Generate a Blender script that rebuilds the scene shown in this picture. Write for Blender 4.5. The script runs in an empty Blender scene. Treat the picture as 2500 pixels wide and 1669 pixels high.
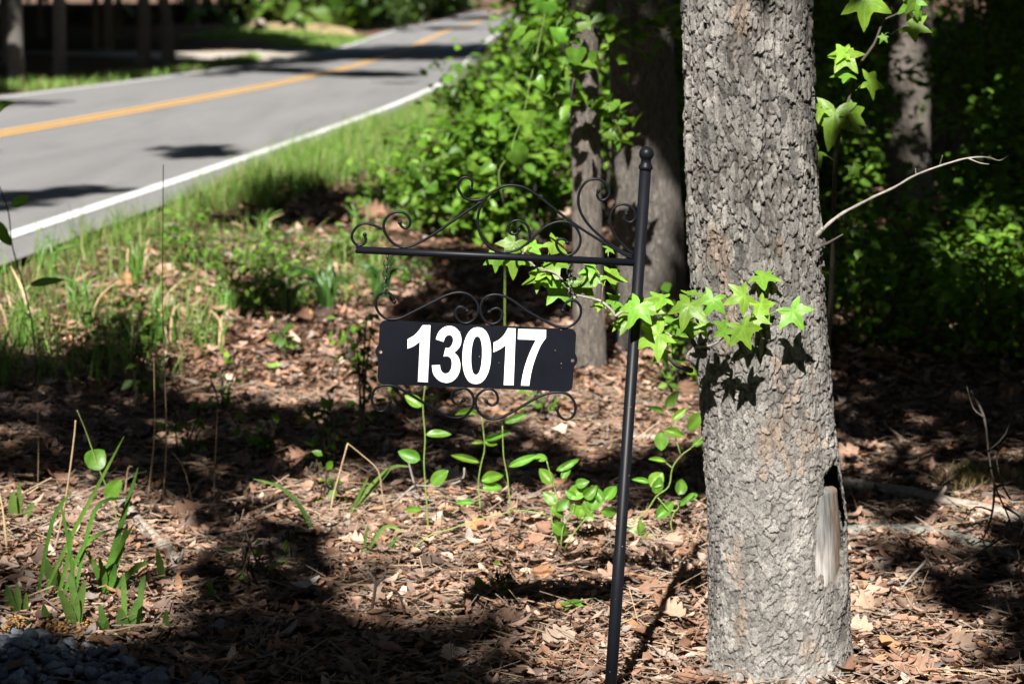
import bpy, math, random
import numpy as np
from mathutils import Vector, Matrix

# ------------------------------------------------------------------ camera, world, sun, exposure
SC = bpy.context.scene
COL = SC.collection
HC = 1.55                      # eye height
FPX = 2500 * 70 / 36.0         # focal length in photograph pixels
PITCH = math.atan((834.5 + 32) / FPX)
cam_d = bpy.data.cameras.new("camera")
cam_d.lens = 70; cam_d.sensor_width = 36; cam_d.clip_start = 0.05; cam_d.clip_end = 3000
cam_d.dof.use_dof = True; cam_d.dof.focus_distance = 4.28; cam_d.dof.aperture_fstop = 5.0
cam = bpy.data.objects.new("camera", cam_d); COL.objects.link(cam)
cam.location = (0, 0, HC); cam.rotation_euler = (math.pi / 2 - PITCH, 0, 0)
SC.camera = cam

LDIR = Vector((0.17, 0.83, -0.80)).normalized()       # direction the sunlight travels
SUN_EL = math.asin(-LDIR.z); SUN_AZ = math.atan2(-LDIR.x, -LDIR.y)
w = bpy.data.worlds.new("World"); SC.world = w; w.use_nodes = True
nt = w.node_tree; nt.nodes.clear()
sky = nt.nodes.new("ShaderNodeTexSky"); sky.sky_type = 'NISHITA'; sky.sun_disc = False
sky.sun_elevation = SUN_EL; sky.sun_rotation = SUN_AZ
bg = nt.nodes.new("ShaderNodeBackground"); bg.inputs[1].default_value = 0.05
out = nt.nodes.new("ShaderNodeOutputWorld")
nt.links.new(sky.outputs[0], bg.inputs[0]); nt.links.new(bg.outputs[0], out.inputs[0])
sd = bpy.data.lights.new("sun", 'SUN'); sd.energy = 5.0; sd.angle = math.radians(0.5); sd.color = (1.0, 0.95, 0.87)
sun = bpy.data.objects.new("sun", sd); COL.objects.link(sun)
sun.rotation_euler = LDIR.to_track_quat('-Z', 'Y').to_euler(); sun.location = (0, 0, 30)
SC.view_settings.view_transform = 'Standard'; SC.view_settings.look = 'None'
SC.view_settings.gamma = 1; SC.view_settings.use_curve_mapping = False
SC.view_settings.exposure = 1.5
SC.render.engine = 'CYCLES'
SC.cycles.max_bounces = 6; SC.cycles.diffuse_bounces = 2; SC.cycles.transmission_bounces = 4
SC.cycles.transparent_max_bounces = 4; SC.cycles.sample_clamp_indirect = 4.0
SC.cycles.use_denoising = True

random.seed(7); RNG = np.random.default_rng(11)
U = random.uniform

# ------------------------------------------------------------------ pixel <-> place
CP, SP = math.cos(PITCH), math.sin(PITCH)
def ray(x, y):
    u = (x - 1250) / FPX; v = (834.5 - y) / FPX
    return Vector((u, CP + v * SP, -SP + v * CP))
def at(x, y, Y):
    d = ray(x, y); t = Y / d.y
    return Vector((d.x * t, Y, HC + d.z * t))
def project(X, Y, Z):
    dz = Z - HC
    dep = Y * CP - dz * SP; up = Y * SP + dz * CP
    dep = np.where(np.abs(dep) < 1e-6, 1e-6, dep)
    return 1250 + FPX * X / dep, 834.5 - FPX * up / dep, dep

# road: centre line and height along it
RY = [-60, 0, 10.9, 21.6, 31.6, 42, 59, 75, 92, 110, 130, 160, 220, 320]
RX = [-10.6, -6.8, -6.16, -5.5, -5.05, -4.8, -4.8, -5.0, -5.1, -4.7, -3.8, -3.0, -2.6, -1.5]
RZY = [-60, 0, 10, 22, 35, 56, 80, 95, 112, 132, 160, 220, 320, 900]
RZ = [1.0, 0.45, 0.22, -0.02, -0.28, -0.72, -1.2, -1.42, -1.28, -1.06, -1.3, -1.7, -2.0, -2.6]
LANE = 3.36; HALF = LANE + 0.38
_ys = np.arange(-60, 321, 1.0)
def _smooth(a, n):
    k = np.ones(n) / n
    return np.convolve(np.pad(a, n // 2, mode='edge'), k, mode='valid')[:len(a)]
_xs = _smooth(np.interp(_ys, RY, RX), 9)
_zy = np.arange(-60, 901, 1.0); _zs = _smooth(np.interp(_zy, RZY, RZ), 11)
def road_x(Y): return np.interp(Y, _ys, _xs)
def road_z(Y): return np.interp(Y, _zy, _zs)

# ------------------------------------------------------------------ noise
def _h(ix, iy, s):
    n = (ix.astype(np.int64) * 374761393 + iy.astype(np.int64) * 668265263 + s * 974634777) & 0x7fffffff
    n = ((n ^ (n >> 13)) * 1274126177) & 0x7fffffff
    return ((n ^ (n >> 16)) & 0xffffff) / float(0xffffff)
def vnoise(u, v, s=0, per=None):
    iu = np.floor(u); iv = np.floor(v); fu = u - iu; fv = v - iv
    fu = fu * fu * (3 - 2 * fu); fv = fv * fv * (3 - 2 * fv)
    m = (lambda a: np.mod(a, per)) if per else (lambda a: a)
    a = _h(m(iu), iv, s); b = _h(m(iu + 1), iv, s); c = _h(m(iu), iv + 1, s); d = _h(m(iu + 1), iv + 1, s)
    return (a * (1 - fu) + b * fu) * (1 - fv) + (c * (1 - fu) + d * fu) * fv
def fbm(u, v, s=0, per=None, o=3):
    t = 0; a = 1; n = 0
    for i in range(o):
        t = t + a * vnoise(u, v, s + i * 17, per); n += a; a *= .5
        u = u * 2; v = v * 2; per = per * 2 if per else None
    return t / n
def voronoi(u, v, s=0, per=None, jit=.9):
    iu = np.floor(u); iv = np.floor(v)
    f1 = np.full(u.shape, 9.); f2 = np.full(u.shape, 9.); cid = np.zeros(u.shape); dv_ = np.zeros(u.shape)
    for du in (-1, 0, 1):
        for dv in (-1, 0, 1):
            cu = iu + du; cv = iv + dv; ku = np.mod(cu, per) if per else cu
            px = cu + .5 + jit * (_h(ku, cv, s) - .5); py = cv + .5 + jit * (_h(ku, cv, s + 5) - .5)
            d = np.sqrt((px - u) ** 2 + (py - v) ** 2); r = _h(ku, cv, s + 9)
            near = d < f1
            f2 = np.where(near, f1, np.minimum(f2, d)); cid = np.where(near, r, cid); dv_ = np.where(near, v - py, dv_); f1 = np.where(near, d, f1)
    return f1, f2, cid, dv_
def sstep(a, b, x):
    t = np.clip((x - a) / (b - a), 0, 1); return t * t * (3 - 2 * t)

def terrain(X, Y):
    X = np.asarray(X, float); Y = np.asarray(Y, float)
    base = np.interp(Y, [-60, 7, 11, 16, 24, 40, 60, 95, 132, 160, 220, 320, 900],
                     [0, 0, .03, .02, -.1, -.38, -.8, -1.45, -1.1, -1.35, -1.75, -2.05, -2.65])
    rx = road_x(Y); rz = road_z(Y) - .05
    d = np.abs(X - rx) - HALF
    k = 1 - sstep(0.1, 1.9, d)
    left = sstep(0, 6, -(X - rx) - HALF)
    base = base + left * .06
    z = base * (1 - k) + rz * k
    bump = (fbm(X * 1.3, Y * 1.3, 3) - .5) * .05 + (fbm(X * .35, Y * .35, 8) - .5) * .08
    z = z + bump * sstep(.2, 1.5, d) * sstep(2.5, 5, Y) * 1.0
    return z
def ground(x, y):
    d = ray(x, y); t = 2.0; o = 0
    for _ in range(400):
        p = d * t; h = HC + p.z - float(terrain(p.x, p.y))
        if h < 0.002: break
        t += max(h * .8, .004)
    return Vector((d.x * t, d.y * t, float(terrain(d.x * t, d.y * t))))

# ------------------------------------------------------------------ object helpers
ORG = {}
def mk(name, V, F, mat, parent=None, col=None, smooth=True):
    V = np.asarray(V, dtype=np.float32).reshape(-1, 3)
    if parent is not None: V = V - np.array(ORG[parent.name], dtype=np.float32)
    me = bpy.data.meshes.new(name)
    if isinstance(F, np.ndarray):
        n, k = F.shape
        me.vertices.add(len(V)); me.vertices.foreach_set("co", V.ravel())
        me.loops.add(n * k); me.loops.foreach_set("vertex_index", F.astype(np.int32).ravel())
        me.polygons.add(n); me.polygons.foreach_set("loop_start", np.arange(0, n * k, k, dtype=np.int32))
        me.update(calc_edges=True)
    else:
        me.from_pydata([tuple(map(float, v)) for v in V], [], F)
    if smooth and len(me.polygons): me.polygons.foreach_set("use_smooth", np.ones(len(me.polygons), dtype=bool))
    if col is not None:
        at_ = me.color_attributes.new("Col", 'FLOAT_COLOR', 'POINT')
        c = np.ones((len(V), 4), np.float32); c[:, :3] = np.asarray(col, np.float32).reshape(-1, 3)
        at_.data.foreach_set("color", c.ravel())
    me.materials.append(mat); me.update()
    o = bpy.data.objects.new(name, me); COL.objects.link(o)
    if parent is not None:
        o.parent = parent; ORG[o.name] = ORG[parent.name]
    else: ORG[o.name] = (0, 0, 0)
    return o
def tag(o, label=None, cat=None, group=None, kind=None):
    if label: o["label"] = label
    if cat: o["category"] = cat
    if group: o["group"] = group
    if kind: o["kind"] = kind
    return o
def thing(name, label, cat, loc, group=None):
    o = bpy.data.objects.new(name, None); COL.objects.link(o); o.empty_display_size = .1
    o.location = loc; ORG[o.name] = tuple(loc)
    return tag(o, label, cat, group)
def place(name, me, M, parent):
    o = bpy.data.objects.new(name, me); COL.objects.link(o)
    if parent is not None:
        o.parent = parent; M = Matrix.Translation(-Vector(ORG[parent.name])) @ M
    o.matrix_basis = M
    return o
def tube(P, R, n=8, cap=True):
    P = [Vector(p) for p in P]
    if not hasattr(R, '__len__'): R = [R] * len(P)
    V = []; F = []
    t0 = (P[1] - P[0]).normalized()
    nrm = t0.orthogonal().normalized()
    for i, p in enumerate(P):
        a = P[max(i - 1, 0)]; b = P[min(i + 1, len(P) - 1)]
        t = (b - a)
        t = t.normalized() if t.length > 1e-9 else t0
        nrm = (nrm - t * nrm.dot(t))
        nrm = nrm.normalized() if nrm.length > 1e-6 else t.orthogonal().normalized()
        bi = t.cross(nrm)
        for k in range(n):
            a_ = 2 * math.pi * k / n
            V.append(p + (nrm * math.cos(a_) + bi * math.sin(a_)) * R[i])
    for i in range(len(P) - 1):
        for k in range(n):
            k2 = (k + 1) % n
            F.append([i * n + k, i * n + k2, (i + 1) * n + k2, (i + 1) * n + k])
    if cap:
        F.append(list(range(n))[::-1]); F.append([(len(P) - 1) * n + k for k in range(n)])
    return V, F
class MB:
    def __init__(s): s.V = []; s.F = []
    def add(s, VF):
        o = len(s.V); s.V += [tuple(v) for v in VF[0]]; s.F += [[i + o for i in f] for f in VF[1]]; return s
    def build(s, name, mat, parent=None, smooth=True): return mk(name, s.V, s.F, mat, parent, smooth=smooth)
def spline(P, m=5):
    P = [Vector(p) for p in P]; out = []
    for i in range(len(P) - 1):
        p0 = P[max(i - 1, 0)]; p1 = P[i]; p2 = P[i + 1]; p3 = P[min(i + 2, len(P) - 1)]
        for k in range(m):
            t = k / m
            out.append(.5 * ((2 * p1) + (p2 - p0) * t + (2 * p0 - 5 * p1 + 4 * p2 - p3) * t * t + (3 * p1 - p0 - 3 * p2 + p3) * t ** 3))
    out.append(P[-1]); return out
def ball(c, r, n=10, m=7):
    V = []; F = []
    for j in range(m + 1):
        a = math.pi * j / m
        for k in range(n):
            b = 2 * math.pi * k / n
            V.append((c[0] + r * math.sin(a) * math.cos(b), c[1] + r * math.sin(a) * math.sin(b), c[2] + r * math.cos(a)))
    for j in range(m):
        for k in range(n):
            F.append([j * n + k, (j + 1) * n + k, (j + 1) * n + (k + 1) % n, j * n + (k + 1) % n])
    return V, F
def batch(templates, pick, M3, T, cols, colvar=None):
    """many small pieces joined in one mesh: templates list of (V,F); M3 (n,3,3), T (n,3), cols (n,3)"""
    Vs = []; Fs = []; Cs = []; off = 0
    for ti, (tv, tf) in enumerate(templates):
        idx = np.where(pick == ti)[0]
        if not len(idx): continue
        tv = np.asarray(tv, float); tf = np.asarray(tf)
        v = np.einsum('nij,kj->nki', M3[idx], tv) + T[idx][:, None, :]
        Vs.append(v.reshape(-1, 3)); nk = len(tv)
        f = tf[None, :, :] + (np.arange(len(idx)) * nk)[:, None, None] + off
        Fs.append(f.reshape(-1, tf.shape[1])); Cs.append(np.repeat(cols[idx], nk, axis=0)); off += len(idx) * nk
    return np.concatenate(Vs), np.concatenate(Fs), np.concatenate(Cs)
def frames(nrm, axis_ang, scale):
    """rotation matrices with z = nrm, spun by axis_ang about it, times scale (n,) or (n,3)"""
    n = nrm / np.linalg.norm(nrm, axis=1, keepdims=True)
    ref = np.where(np.abs(n[:, 2:3]) < .95, np.array([[0, 0, 1.]]), np.array([[1., 0, 0]]))
    x = np.cross(ref, n); x /= np.linalg.norm(x, axis=1, keepdims=True); y = np.cross(n, x)
    c = np.cos(axis_ang)[:, None]; s = np.sin(axis_ang)[:, None]
    X = x * c + y * s; Y = np.cross(n, X)
    M = np.stack([X, Y, n], axis=2)
    sc = np.asarray(scale, float)
    if sc.ndim == 1: sc = np.repeat(sc[:, None], 3, 1)
    return M * sc[:, None, :]

def vein_attr(me, vals):
    a = me.color_attributes.new("Vein", 'FLOAT_COLOR', 'POINT'); c = np.ones((len(vals), 4), np.float32); c[:, :3] = np.asarray(vals, np.float32).reshape(-1, 3); a.data.foreach_set("color", c.ravel())
# ------------------------------------------------------------------ materials
MATS = {}
def newmat(name):
    m = bpy.data.materials.new(name); m.use_nodes = True; t = m.node_tree; t.nodes.clear()
    o = t.nodes.new("ShaderNodeOutputMaterial"); MATS[name] = m
    return m, t, o
def N(t, typ, **kw):
    n = t.nodes.new(typ)
    for k, v in kw.items():
        if k in n.inputs: n.inputs[k].default_value = v
        else: setattr(n, k, v)
    return n
def ramp(t, fac, stops):
    r = t.nodes.new("ShaderNodeValToRGB"); e = r.color_ramp.elements
    while len(e) < len(stops): e.new(.5)
    for i, (p, c) in enumerate(stops):
        e[i].position = p; e[i].color = (*c, 1) if len(c) == 3 else c
    t.links.new(fac, r.inputs[0]); return r
def mult(t, a, b, fac=1.0, mode='MULTIPLY'):
    m = t.nodes.new("ShaderNodeMix"); m.data_type = 'RGBA'; m.blend_type = mode; m.inputs[0].default_value = fac
    t.links.new(a, m.inputs[6])
    if isinstance(b, tuple): m.inputs[7].default_value = (*b, 1)
    else: t.links.new(b, m.inputs[7])
    return m.outputs[2]
def noise(t, scale, detail=4, rough=.6, co=None, dist=0):
    n = N(t, "ShaderNodeTexNoise"); n.inputs['Scale'].default_value = scale; n.inputs['Detail'].default_value = detail
    n.inputs['Roughness'].default_value = rough; n.inputs['Distortion'].default_value = dist
    if co is not None: t.links.new(co, n.inputs[0])
    return n
def geo_pos(t): return N(t, "ShaderNodeNewGeometry").outputs['Position']
def bumpn(t, h, strength, dist=.01):
    b = N(t, "ShaderNodeBump"); b.inputs['Strength'].default_value = strength; b.inputs['Distance'].default_value = dist
    t.links.new(h, b.inputs['Height']); return b.outputs[0]

def leafmat(name, tint=(1, 1, 1), trans=.35, rough=.5, attr=True, base=(.07, .16, .02), vary=.35, spec=.3, tmul=1.0, vein=False):
    m, t, o = newmat(name)
    if attr:
        a = N(t, "ShaderNodeAttribute"); a.attribute_name = "Col"; c = a.outputs['Color']
        if tint != (1, 1, 1): c = mult(t, c, tint)
    else:
        oi = N(t, "ShaderNodeObjectInfo")
        hsv = N(t, "ShaderNodeHueSaturation"); hsv.inputs['Color'].default_value = (*base, 1)
        mr = N(t, "ShaderNodeMapRange"); mr.inputs[3].default_value = 1 - vary; mr.inputs[4].default_value = 1 + vary
        t.links.new(oi.outputs['Random'], mr.inputs[0]); t.links.new(mr.outputs[0], hsv.inputs['Value'])
        mr2 = N(t, "ShaderNodeMapRange"); mr2.inputs[3].default_value = .485; mr2.inputs[4].default_value = .515
        rr = N(t, "ShaderNodeMath", operation='FRACT'); mm = N(t, "ShaderNodeMath", operation='MULTIPLY'); mm.inputs[1].default_value = 7.3
        t.links.new(oi.outputs['Random'], mm.inputs[0]); t.links.new(mm.outputs[0], rr.inputs[0]); t.links.new(rr.outputs[0], mr2.inputs[0])
        t.links.new(mr2.outputs[0], hsv.inputs['Hue']); c = hsv.outputs[0]
    if vein:
        va = N(t, "ShaderNodeAttribute"); va.attribute_name = "Vein"; c = mult(t, c, va.outputs['Color'])
    n = noise(t, 55, 3, .6, geo_pos(t)); r = ramp(t, n.outputs[0], [(.3, (.78, .78, .78)), (.7, (1.12, 1.12, 1.1))])
    c = mult(t, c, r.outputs[0])
    p = N(t, "ShaderNodeBsdfPrincipled"); t.links.new(c, p.inputs['Base Color'])
    p.inputs['Roughness'].default_value = rough; p.inputs['Specular IOR Level'].default_value = spec
    t.links.new(bumpn(t, n.outputs[0], .25, .004), p.inputs['Normal'])
    tr = N(t, "ShaderNodeBsdfTranslucent")
    c2 = mult(t, c, (1.25 * tmul, 1.2 * tmul, .55 * tmul)); t.links.new(c2, tr.inputs[0])
    mx = N(t, "ShaderNodeMixShader"); mx.inputs[0].default_value = trans
    t.links.new(p.outputs[0], mx.inputs[1]); t.links.new(tr.outputs[0], mx.inputs[2]); t.links.new(mx.outputs[0], o.inputs[0])
    return m
M_GREEN = leafmat("shrub_leaf", trans=.4, rough=.45)
M_GRASS = leafmat("grass_blade", trans=.35, rough=.5)
M_STAR = leafmat("star_leaf", attr=False, base=(.165, .33, .04), trans=.42, rough=.42, vary=.32, vein=True)
M_VINE = leafmat("vine_leaf", attr=False, base=(.11, .25, .028), trans=.36, rough=.4, vary=.28, spec=.4, vein=True)
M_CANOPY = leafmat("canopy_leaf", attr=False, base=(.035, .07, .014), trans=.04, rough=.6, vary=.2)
M_DEAD = leafmat("dead_leaf", trans=.08, rough=.72, spec=.25)
M_DRY = leafmat("dry_stalk", attr=False, base=(.36, .27, .16), trans=.05, rough=.7, vary=.25)

def simple(name, base, rough=.6, spec=.5, nscale=0, namp=.2, bump=0, bdist=.005, metallic=0):
    m, t, o = newmat(name)
    p = N(t, "ShaderNodeBsdfPrincipled"); p.inputs['Base Color'].default_value = (*base, 1)
    p.inputs['Roughness'].default_value = rough; p.inputs['Specular IOR Level'].default_value = spec; p.inputs['Metallic'].default_value = metallic
    if nscale:
        n = noise(t, nscale, 5, .65, geo_pos(t))
        r = ramp(t, n.outputs[0], [(.25, tuple(b * (1 - namp) for b in base)), (.75, tuple(min(1, b * (1 + namp)) for b in base))])
        t.links.new(r.outputs[0], p.inputs['Base Color'])
        if bump: t.links.new(bumpn(t, n.outputs[0], bump, bdist), p.inputs['Normal'])
    t.links.new(p.outputs[0], o.inputs[0]); return m
# black powder-coated metal with dust specks
def blackmetal(name, base, rough):
    m, t, o = newmat(name); p = N(t, "ShaderNodeBsdfPrincipled"); g = geo_pos(t)
    n = noise(t, 900, 2, .5, g); v = N(t, "ShaderNodeTexVoronoi"); v.inputs['Scale'].default_value = 75; t.links.new(g, v.inputs[0])
    n2 = noise(t, 14, 4, .6, g)
    sp = ramp(t, v.outputs['Distance'], [(.045, (1, 1, 1)), (.085, (0, 0, 0))])
    sel = N(t, "ShaderNodeSeparateColor"); t.links.new(v.outputs['Color'], sel.inputs[0])
    pk = ramp(t, sel.outputs[0], [(.72, (0, 0, 0)), (.76, (1, 1, 1))])
    fac = mult(t, sp.outputs[0], pk.outputs[0])
    b = ramp(t, n2.outputs[0], [(.3, base), (.75, tuple(x * 1.5 for x in base))])
    mx = N(t, "ShaderNodeMix"); mx.data_type = 'RGBA'; t.links.new(fac, mx.inputs[0]); t.links.new(b.outputs[0], mx.inputs[6]); mx.inputs[7].default_value = (.25, .26, .28, 1)
    t.links.new(mx.outputs[2], p.inputs['Base Color']); p.inputs['Roughness'].default_value = rough
    p.inputs['Specular IOR Level'].default_value = .14
    t.links.new(bumpn(t, n.outputs[0], .12, .0005), p.inputs['Normal']); t.links.new(p.outputs[0], o.inputs[0]); return m
M_BLACK = blackmetal("black_powder_coat", (.004, .0046, .0066), .42)
M_PLATE = blackmetal("black_plate_paint", (.004, .0047, .0075), .40)
M_CHAIN = simple("dark_chain_steel", (.02, .019, .018), .35, .6)
M_WHITE = simple("white_vinyl", (.78, .8, .8), .45, .4, 30, .03)
M_TWIG = simple("grey_twig", (.22, .20, .185), .85, .2, 120, .4, .5, .003)
M_DARKTWIG = simple("dark_twig", (.06, .05, .042), .85, .2, 120, .4, .5, .003)
M_LOG = simple("pale_dead_wood", (.27, .235, .20), .9, .15, 60, .45, .8, .006)
M_GREYLOG = simple("lichen_grey_bark", (.17, .175, .155), .9, .15, 45, .5, .8, .006)
M_VSTEM = simple("green_vine_stem", (.16, .24, .06), .5, .4, 60, .3)
M_BRSTEM = simple("brown_twig", (.17, .12, .085), .75, .25, 90, .4, .4, .002)

def barkmat(name, attr, base, sc=(18, 18, 6)):
    m, t, o = newmat(name); g = geo_pos(t); p = N(t, "ShaderNodeBsdfPrincipled")
    mp = N(t, "ShaderNodeMapping"); mp.inputs['Scale'].default_value = sc; t.links.new(g, mp.inputs[0])
    n = noise(t, 3.2, 6, .7, mp.outputs[0], .6)
    n2 = noise(t, 330, 4, .7, g)
    if attr:
        a = N(t, "ShaderNodeAttribute"); a.attribute_name = "Col"; c = a.outputs['Color']
        r = ramp(t, n2.outputs[0], [(.28, (.55, .53, .5)), (.5, (.95, .95, .95)), (.72, (1.5, 1.48, 1.45))])
        c = mult(t, c, r.outputs[0]); hgt = n2.outputs[0]; bs, bd = .9, .0035
    else:
        r = ramp(t, n.outputs[0], [(.3, tuple(b * .35 for b in base)), (.5, base), (.7, tuple(b * 1.7 for b in base))])
        c = r.outputs[0]; hgt = n.outputs[0]; bs, bd = 1.0, .05
    t.links.new(c, p.inputs['Base Color']); p.inputs['Roughness'].default_value = .85; p.inputs['Specular IOR Level'].default_value = .25
    t.links.new(bumpn(t, hgt, bs, bd), p.inputs['Normal']); t.links.new(p.outputs[0], o.inputs[0]); return m
M_BARK = barkmat("plated_grey_bark", True, (.2, .19, .18))
M_BARK2 = barkmat("far_grey_bark", False, (.13, .12, .11))
M_BARK4 = barkmat("near_dark_bark", False, (.16, .145, .13), (26, 26, 7))
M_BARK3 = barkmat("near_brown_bark", False, (.18, .158, .138), (26, 26, 7))

# ground: brown humus, seen between the fallen leaves
m, t, o = newmat("forest_floor"); g = geo_pos(t); p = N(t, "ShaderNodeBsdfPrincipled")
n1 = noise(t, 38, 8, .75, g, .5); n2 = noise(t, 1.2, 4, .6, g)
r1 = ramp(t, n1.outputs[0], [(.28, (.035, .023, .016)), (.48, (.11, .068, .045)), (.6, (.20, .125, .085)), (.75, (.30, .21, .15))])
r2 = ramp(t, n2.outputs[0], [(.3, (.75, .72, .7)), (.7, (1.1, 1.05, 1))])
t.links.new(mult(t, r1.outputs[0], r2.outputs[0]), p.inputs['Base Color']); p.inputs['Roughness'].default_value = .9
p.inputs['Specular IOR Level'].default_value = .15
t.links.new(bumpn(t, n1.outputs[0], 1, .03), p.inputs['Normal']); t.links.new(p.outputs[0], o.inputs[0]); M_FLOOR = m
# asphalt
m, t, o = newmat("weathered_asphalt"); g = geo_pos(t); p = N(t, "ShaderNodeBsdfPrincipled")
mp = N(t, "ShaderNodeMapping"); mp.inputs['Scale'].default_value = (1.6, .12, 1); t.links.new(g, mp.inputs[0])
n1 = noise(t, 1.0, 9, .72, mp.outputs[0], .8); n2 = noise(t, 60, 5, .75, g)
r1 = ramp(t, n1.outputs[0], [(.25, (.115, .115, .12)), (.45, (.155, .155, .16)), (.75, (.195, .195, .202))])
r2 = ramp(t, n2.outputs[0], [(.28, (.62, .62, .62)), (.7, (1.2, 1.2, 1.2))])
t.links.new(mult(t, r1.outputs[0], r2.outputs[0]), p.inputs['Base Color']); p.inputs['Roughness'].default_value = .85
t.links.new(bumpn(t, n2.outputs[0], .4, .006), p.inputs['Normal']); t.links.new(p.outputs[0], o.inputs[0]); M_ROAD = m
def paint(name, c, wear):
    m, t, o = newmat(name); g = geo_pos(t); p = N(t, "ShaderNodeBsdfPrincipled"); n = noise(t, 30, 6, .75, g)
    r = ramp(t, n.outputs[0], [(.25, tuple(x * wear for x in c)), (.5, c)])
    t.links.new(r.outputs[0], p.inputs['Base Color']); p.inputs['Roughness'].default_value = .7; t.links.new(p.outputs[0], o.inputs[0]); return m
M_LINEW = paint("white_road_paint", (.60, .61, .61), .45); M_LINEY = paint("yellow_road_paint", (.60, .33, .045), .75)
M_DRIVE = simple("pale_gravel_drive", (.34, .31, .27), .9, .2, 25, .4, .6, .02)
M_FARGRASS = simple("mown_grass", (.10, .16, .04), .8, .2, 9, .5, .8, .05)
M_STRAW = simple("straw_bank", (.33, .25, .14), .9, .2, 9, .4, .8, .05)

# ------------------------------------------------------------------ the setting: ground, road, markings
def grid_sheet(name, xs, ys, zf, mat):
    X, Y = np.meshgrid(xs, ys); Z = zf(X, Y)
    V = np.stack([X, Y, Z], -1).reshape(-1, 3); nx = len(xs); ny = len(ys)
    i = np.arange(nx - 1)[None, :] + (np.arange(ny - 1) * nx)[:, None]
    F = np.stack([i, i + 1, i + nx + 1, i + nx], -1).reshape(-1, 4)
    return mk(name, V, F, mat)
gx = np.unique(np.concatenate([np.linspace(-900, -40, 14), np.linspace(-40, -12, 24), np.linspace(-12, -3, 40), np.linspace(-3, 4, 90), np.linspace(4, 16, 24), np.linspace(16, 900, 16)]))
gy = np.unique(np.concatenate([np.linspace(-60, 2, 26), np.linspace(2, 16, 150), np.linspace(16, 60, 90), np.linspace(60, 330, 90), np.linspace(330, 900, 12)]))
o = grid_sheet("ground", gx, gy, lambda X, Y: terrain(X, Y) - .012 * (np.abs(X - road_x(Y)) < HALF + .05), M_FLOOR)
tag(o, kind="structure")

def strip(name, off0, off1, dz, mat, parent=None, y0=-55, y1=300, nx=2):
    ys = np.concatenate([np.arange(y0, 60, 1.0), np.arange(60, y1, 2.0)])
    V = []; offs = np.linspace(off0, off1, nx)
    for y in ys:
        xc = road_x(y); sl = (road_x(y + .5) - road_x(y - .5)); c = 1 / math.sqrt(1 + sl * sl)
        for q in offs: V.append((xc + q * c, y - q * sl * c, float(road_z(y)) + dz - .012 * (q / HALF) ** 2))
    n = len(ys); F = []
    for i in range(n - 1):
        for k in range(nx - 1):
            a = i * nx + k; F.append([a, a + 1, a + nx + 1, a + nx])
    return mk(name, V, F, mat, parent)
road = tag(strip("road", -HALF, HALF, 0, M_ROAD, nx=9), kind="structure")
strip("edge_line", LANE - .062, LANE + .062, .006, M_LINEW, road, nx=2)
strip("edge_line", -LANE - .062, -LANE + .062, .006, M_LINEW, road, nx=2)
strip("centre_line", .07, .18, .006, M_LINEY, road, nx=2)
strip("centre_line", -.18, -.07, .006, M_LINEY, road, nx=2)
def patch(name, pts, dz, mat, sub=3):
    """ground-hugging sheet from photograph outline"""
    P = [ground(*q) for q in pts]; cx = sum((p.x for p in P)) / len(P); cy = sum((p.y for p in P)) / len(P)
    ring = []
    for i in range(len(P)):
        a = P[i]; b = P[(i + 1) % len(P)]
        for k in range(4):
            t_ = k / 4; ring.append((a.x * (1 - t_) + b.x * t_ + U(-.1, .1), a.y * (1 - t_) + b.y * t_ + U(-.3, .3)))
    V = []; F = []; n = len(ring); R_ = 10
    for j in range(R_ + 1):
        s = 1 - j / R_ if j < R_ else 0.001
        for (x, y) in ring:
            X = cx + (x - cx) * s; Y = cy + (y - cy) * s
            V.append((X, Y, float(terrain(X, Y)) + dz + .03 * (1 - s)))
    for j in range(R_):
        for k in range(n): F.append([j * n + k, j * n + (k + 1) % n, (j + 1) * n + (k + 1) % n, (j + 1) * n + k])
    return tag(mk(name, V, F, mat), kind="structure")
patch("gravel_driveway", [(-250, 128), (60, 124), (420, 128), (735, 130), (790, 120), (640, 152), (560, 152), (430, 148), (60, 134), (-250, 138)], .03, M_DRIVE)
patch("lawn", [(440, 95), (600, 74), (870, 92), (1010, 90), (940, 108), (800, 122), (720, 118), (620, 100)], .03, M_FARGRASS)
patch("straw_bank", [(600, 70), (640, 58), (830, 60), (875, 95), (800, 92), (720, 78), (620, 78)], .12, M_STRAW)

# ------------------------------------------------------------------ house-number sign on its post
DS = 4.15
def zc(pts, ox, oy, s): return [(ox + x / s, oy + y / s) for x, y in pts]
def Z1(*p): return zc(p, 840, 400, 5.8725)
def Z2(*p): return zc(p, 1200, 340, 4.9)
def Z3(*p): return zc(p, 900, 620, 4.35)
def Z4(*p): return zc(p, 900, 770, 4.517)
def w3(p, Y=DS): return [at(x, y, Y) for x, y in p]
pt = at(1576, 412, DS); pb = at(1486.5, 1735, DS)
ax = (pt - pb).normalized(); pb = pb - ax * (pb.z + .25) / ax.z     # driven 25 cm into the soil
stand = thing("sign_post", "black metal garden post with scrolled side arm holding a house number sign", "sign post", (pb.x, pb.y, 0))
side = Vector((ax.z, 0, -ax.x))
def lathe(prof, o0, axis, n=24):
    x = Vector((0, 1, 0)).cross(axis).normalized(); y = axis.cross(x); V = []; F = []
    for h, r in prof:
        for k in range(n):
            a = 2 * math.pi * k / n; V.append(o0 + axis * h + (x * math.cos(a) + y * math.sin(a)) * r)
    for i in range(len(prof) - 1):
        for k in range(n): F.append([i * n + k, i * n + (k + 1) % n, (i + 1) * n + (k + 1) % n, (i + 1) * n + k])
    F.append(list(range(n))[::-1]); F.append([(len(prof) - 1) * n + k for k in range(n)])
    return V, F
pl_ = (pt - pb).length; r0 = .0133
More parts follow.
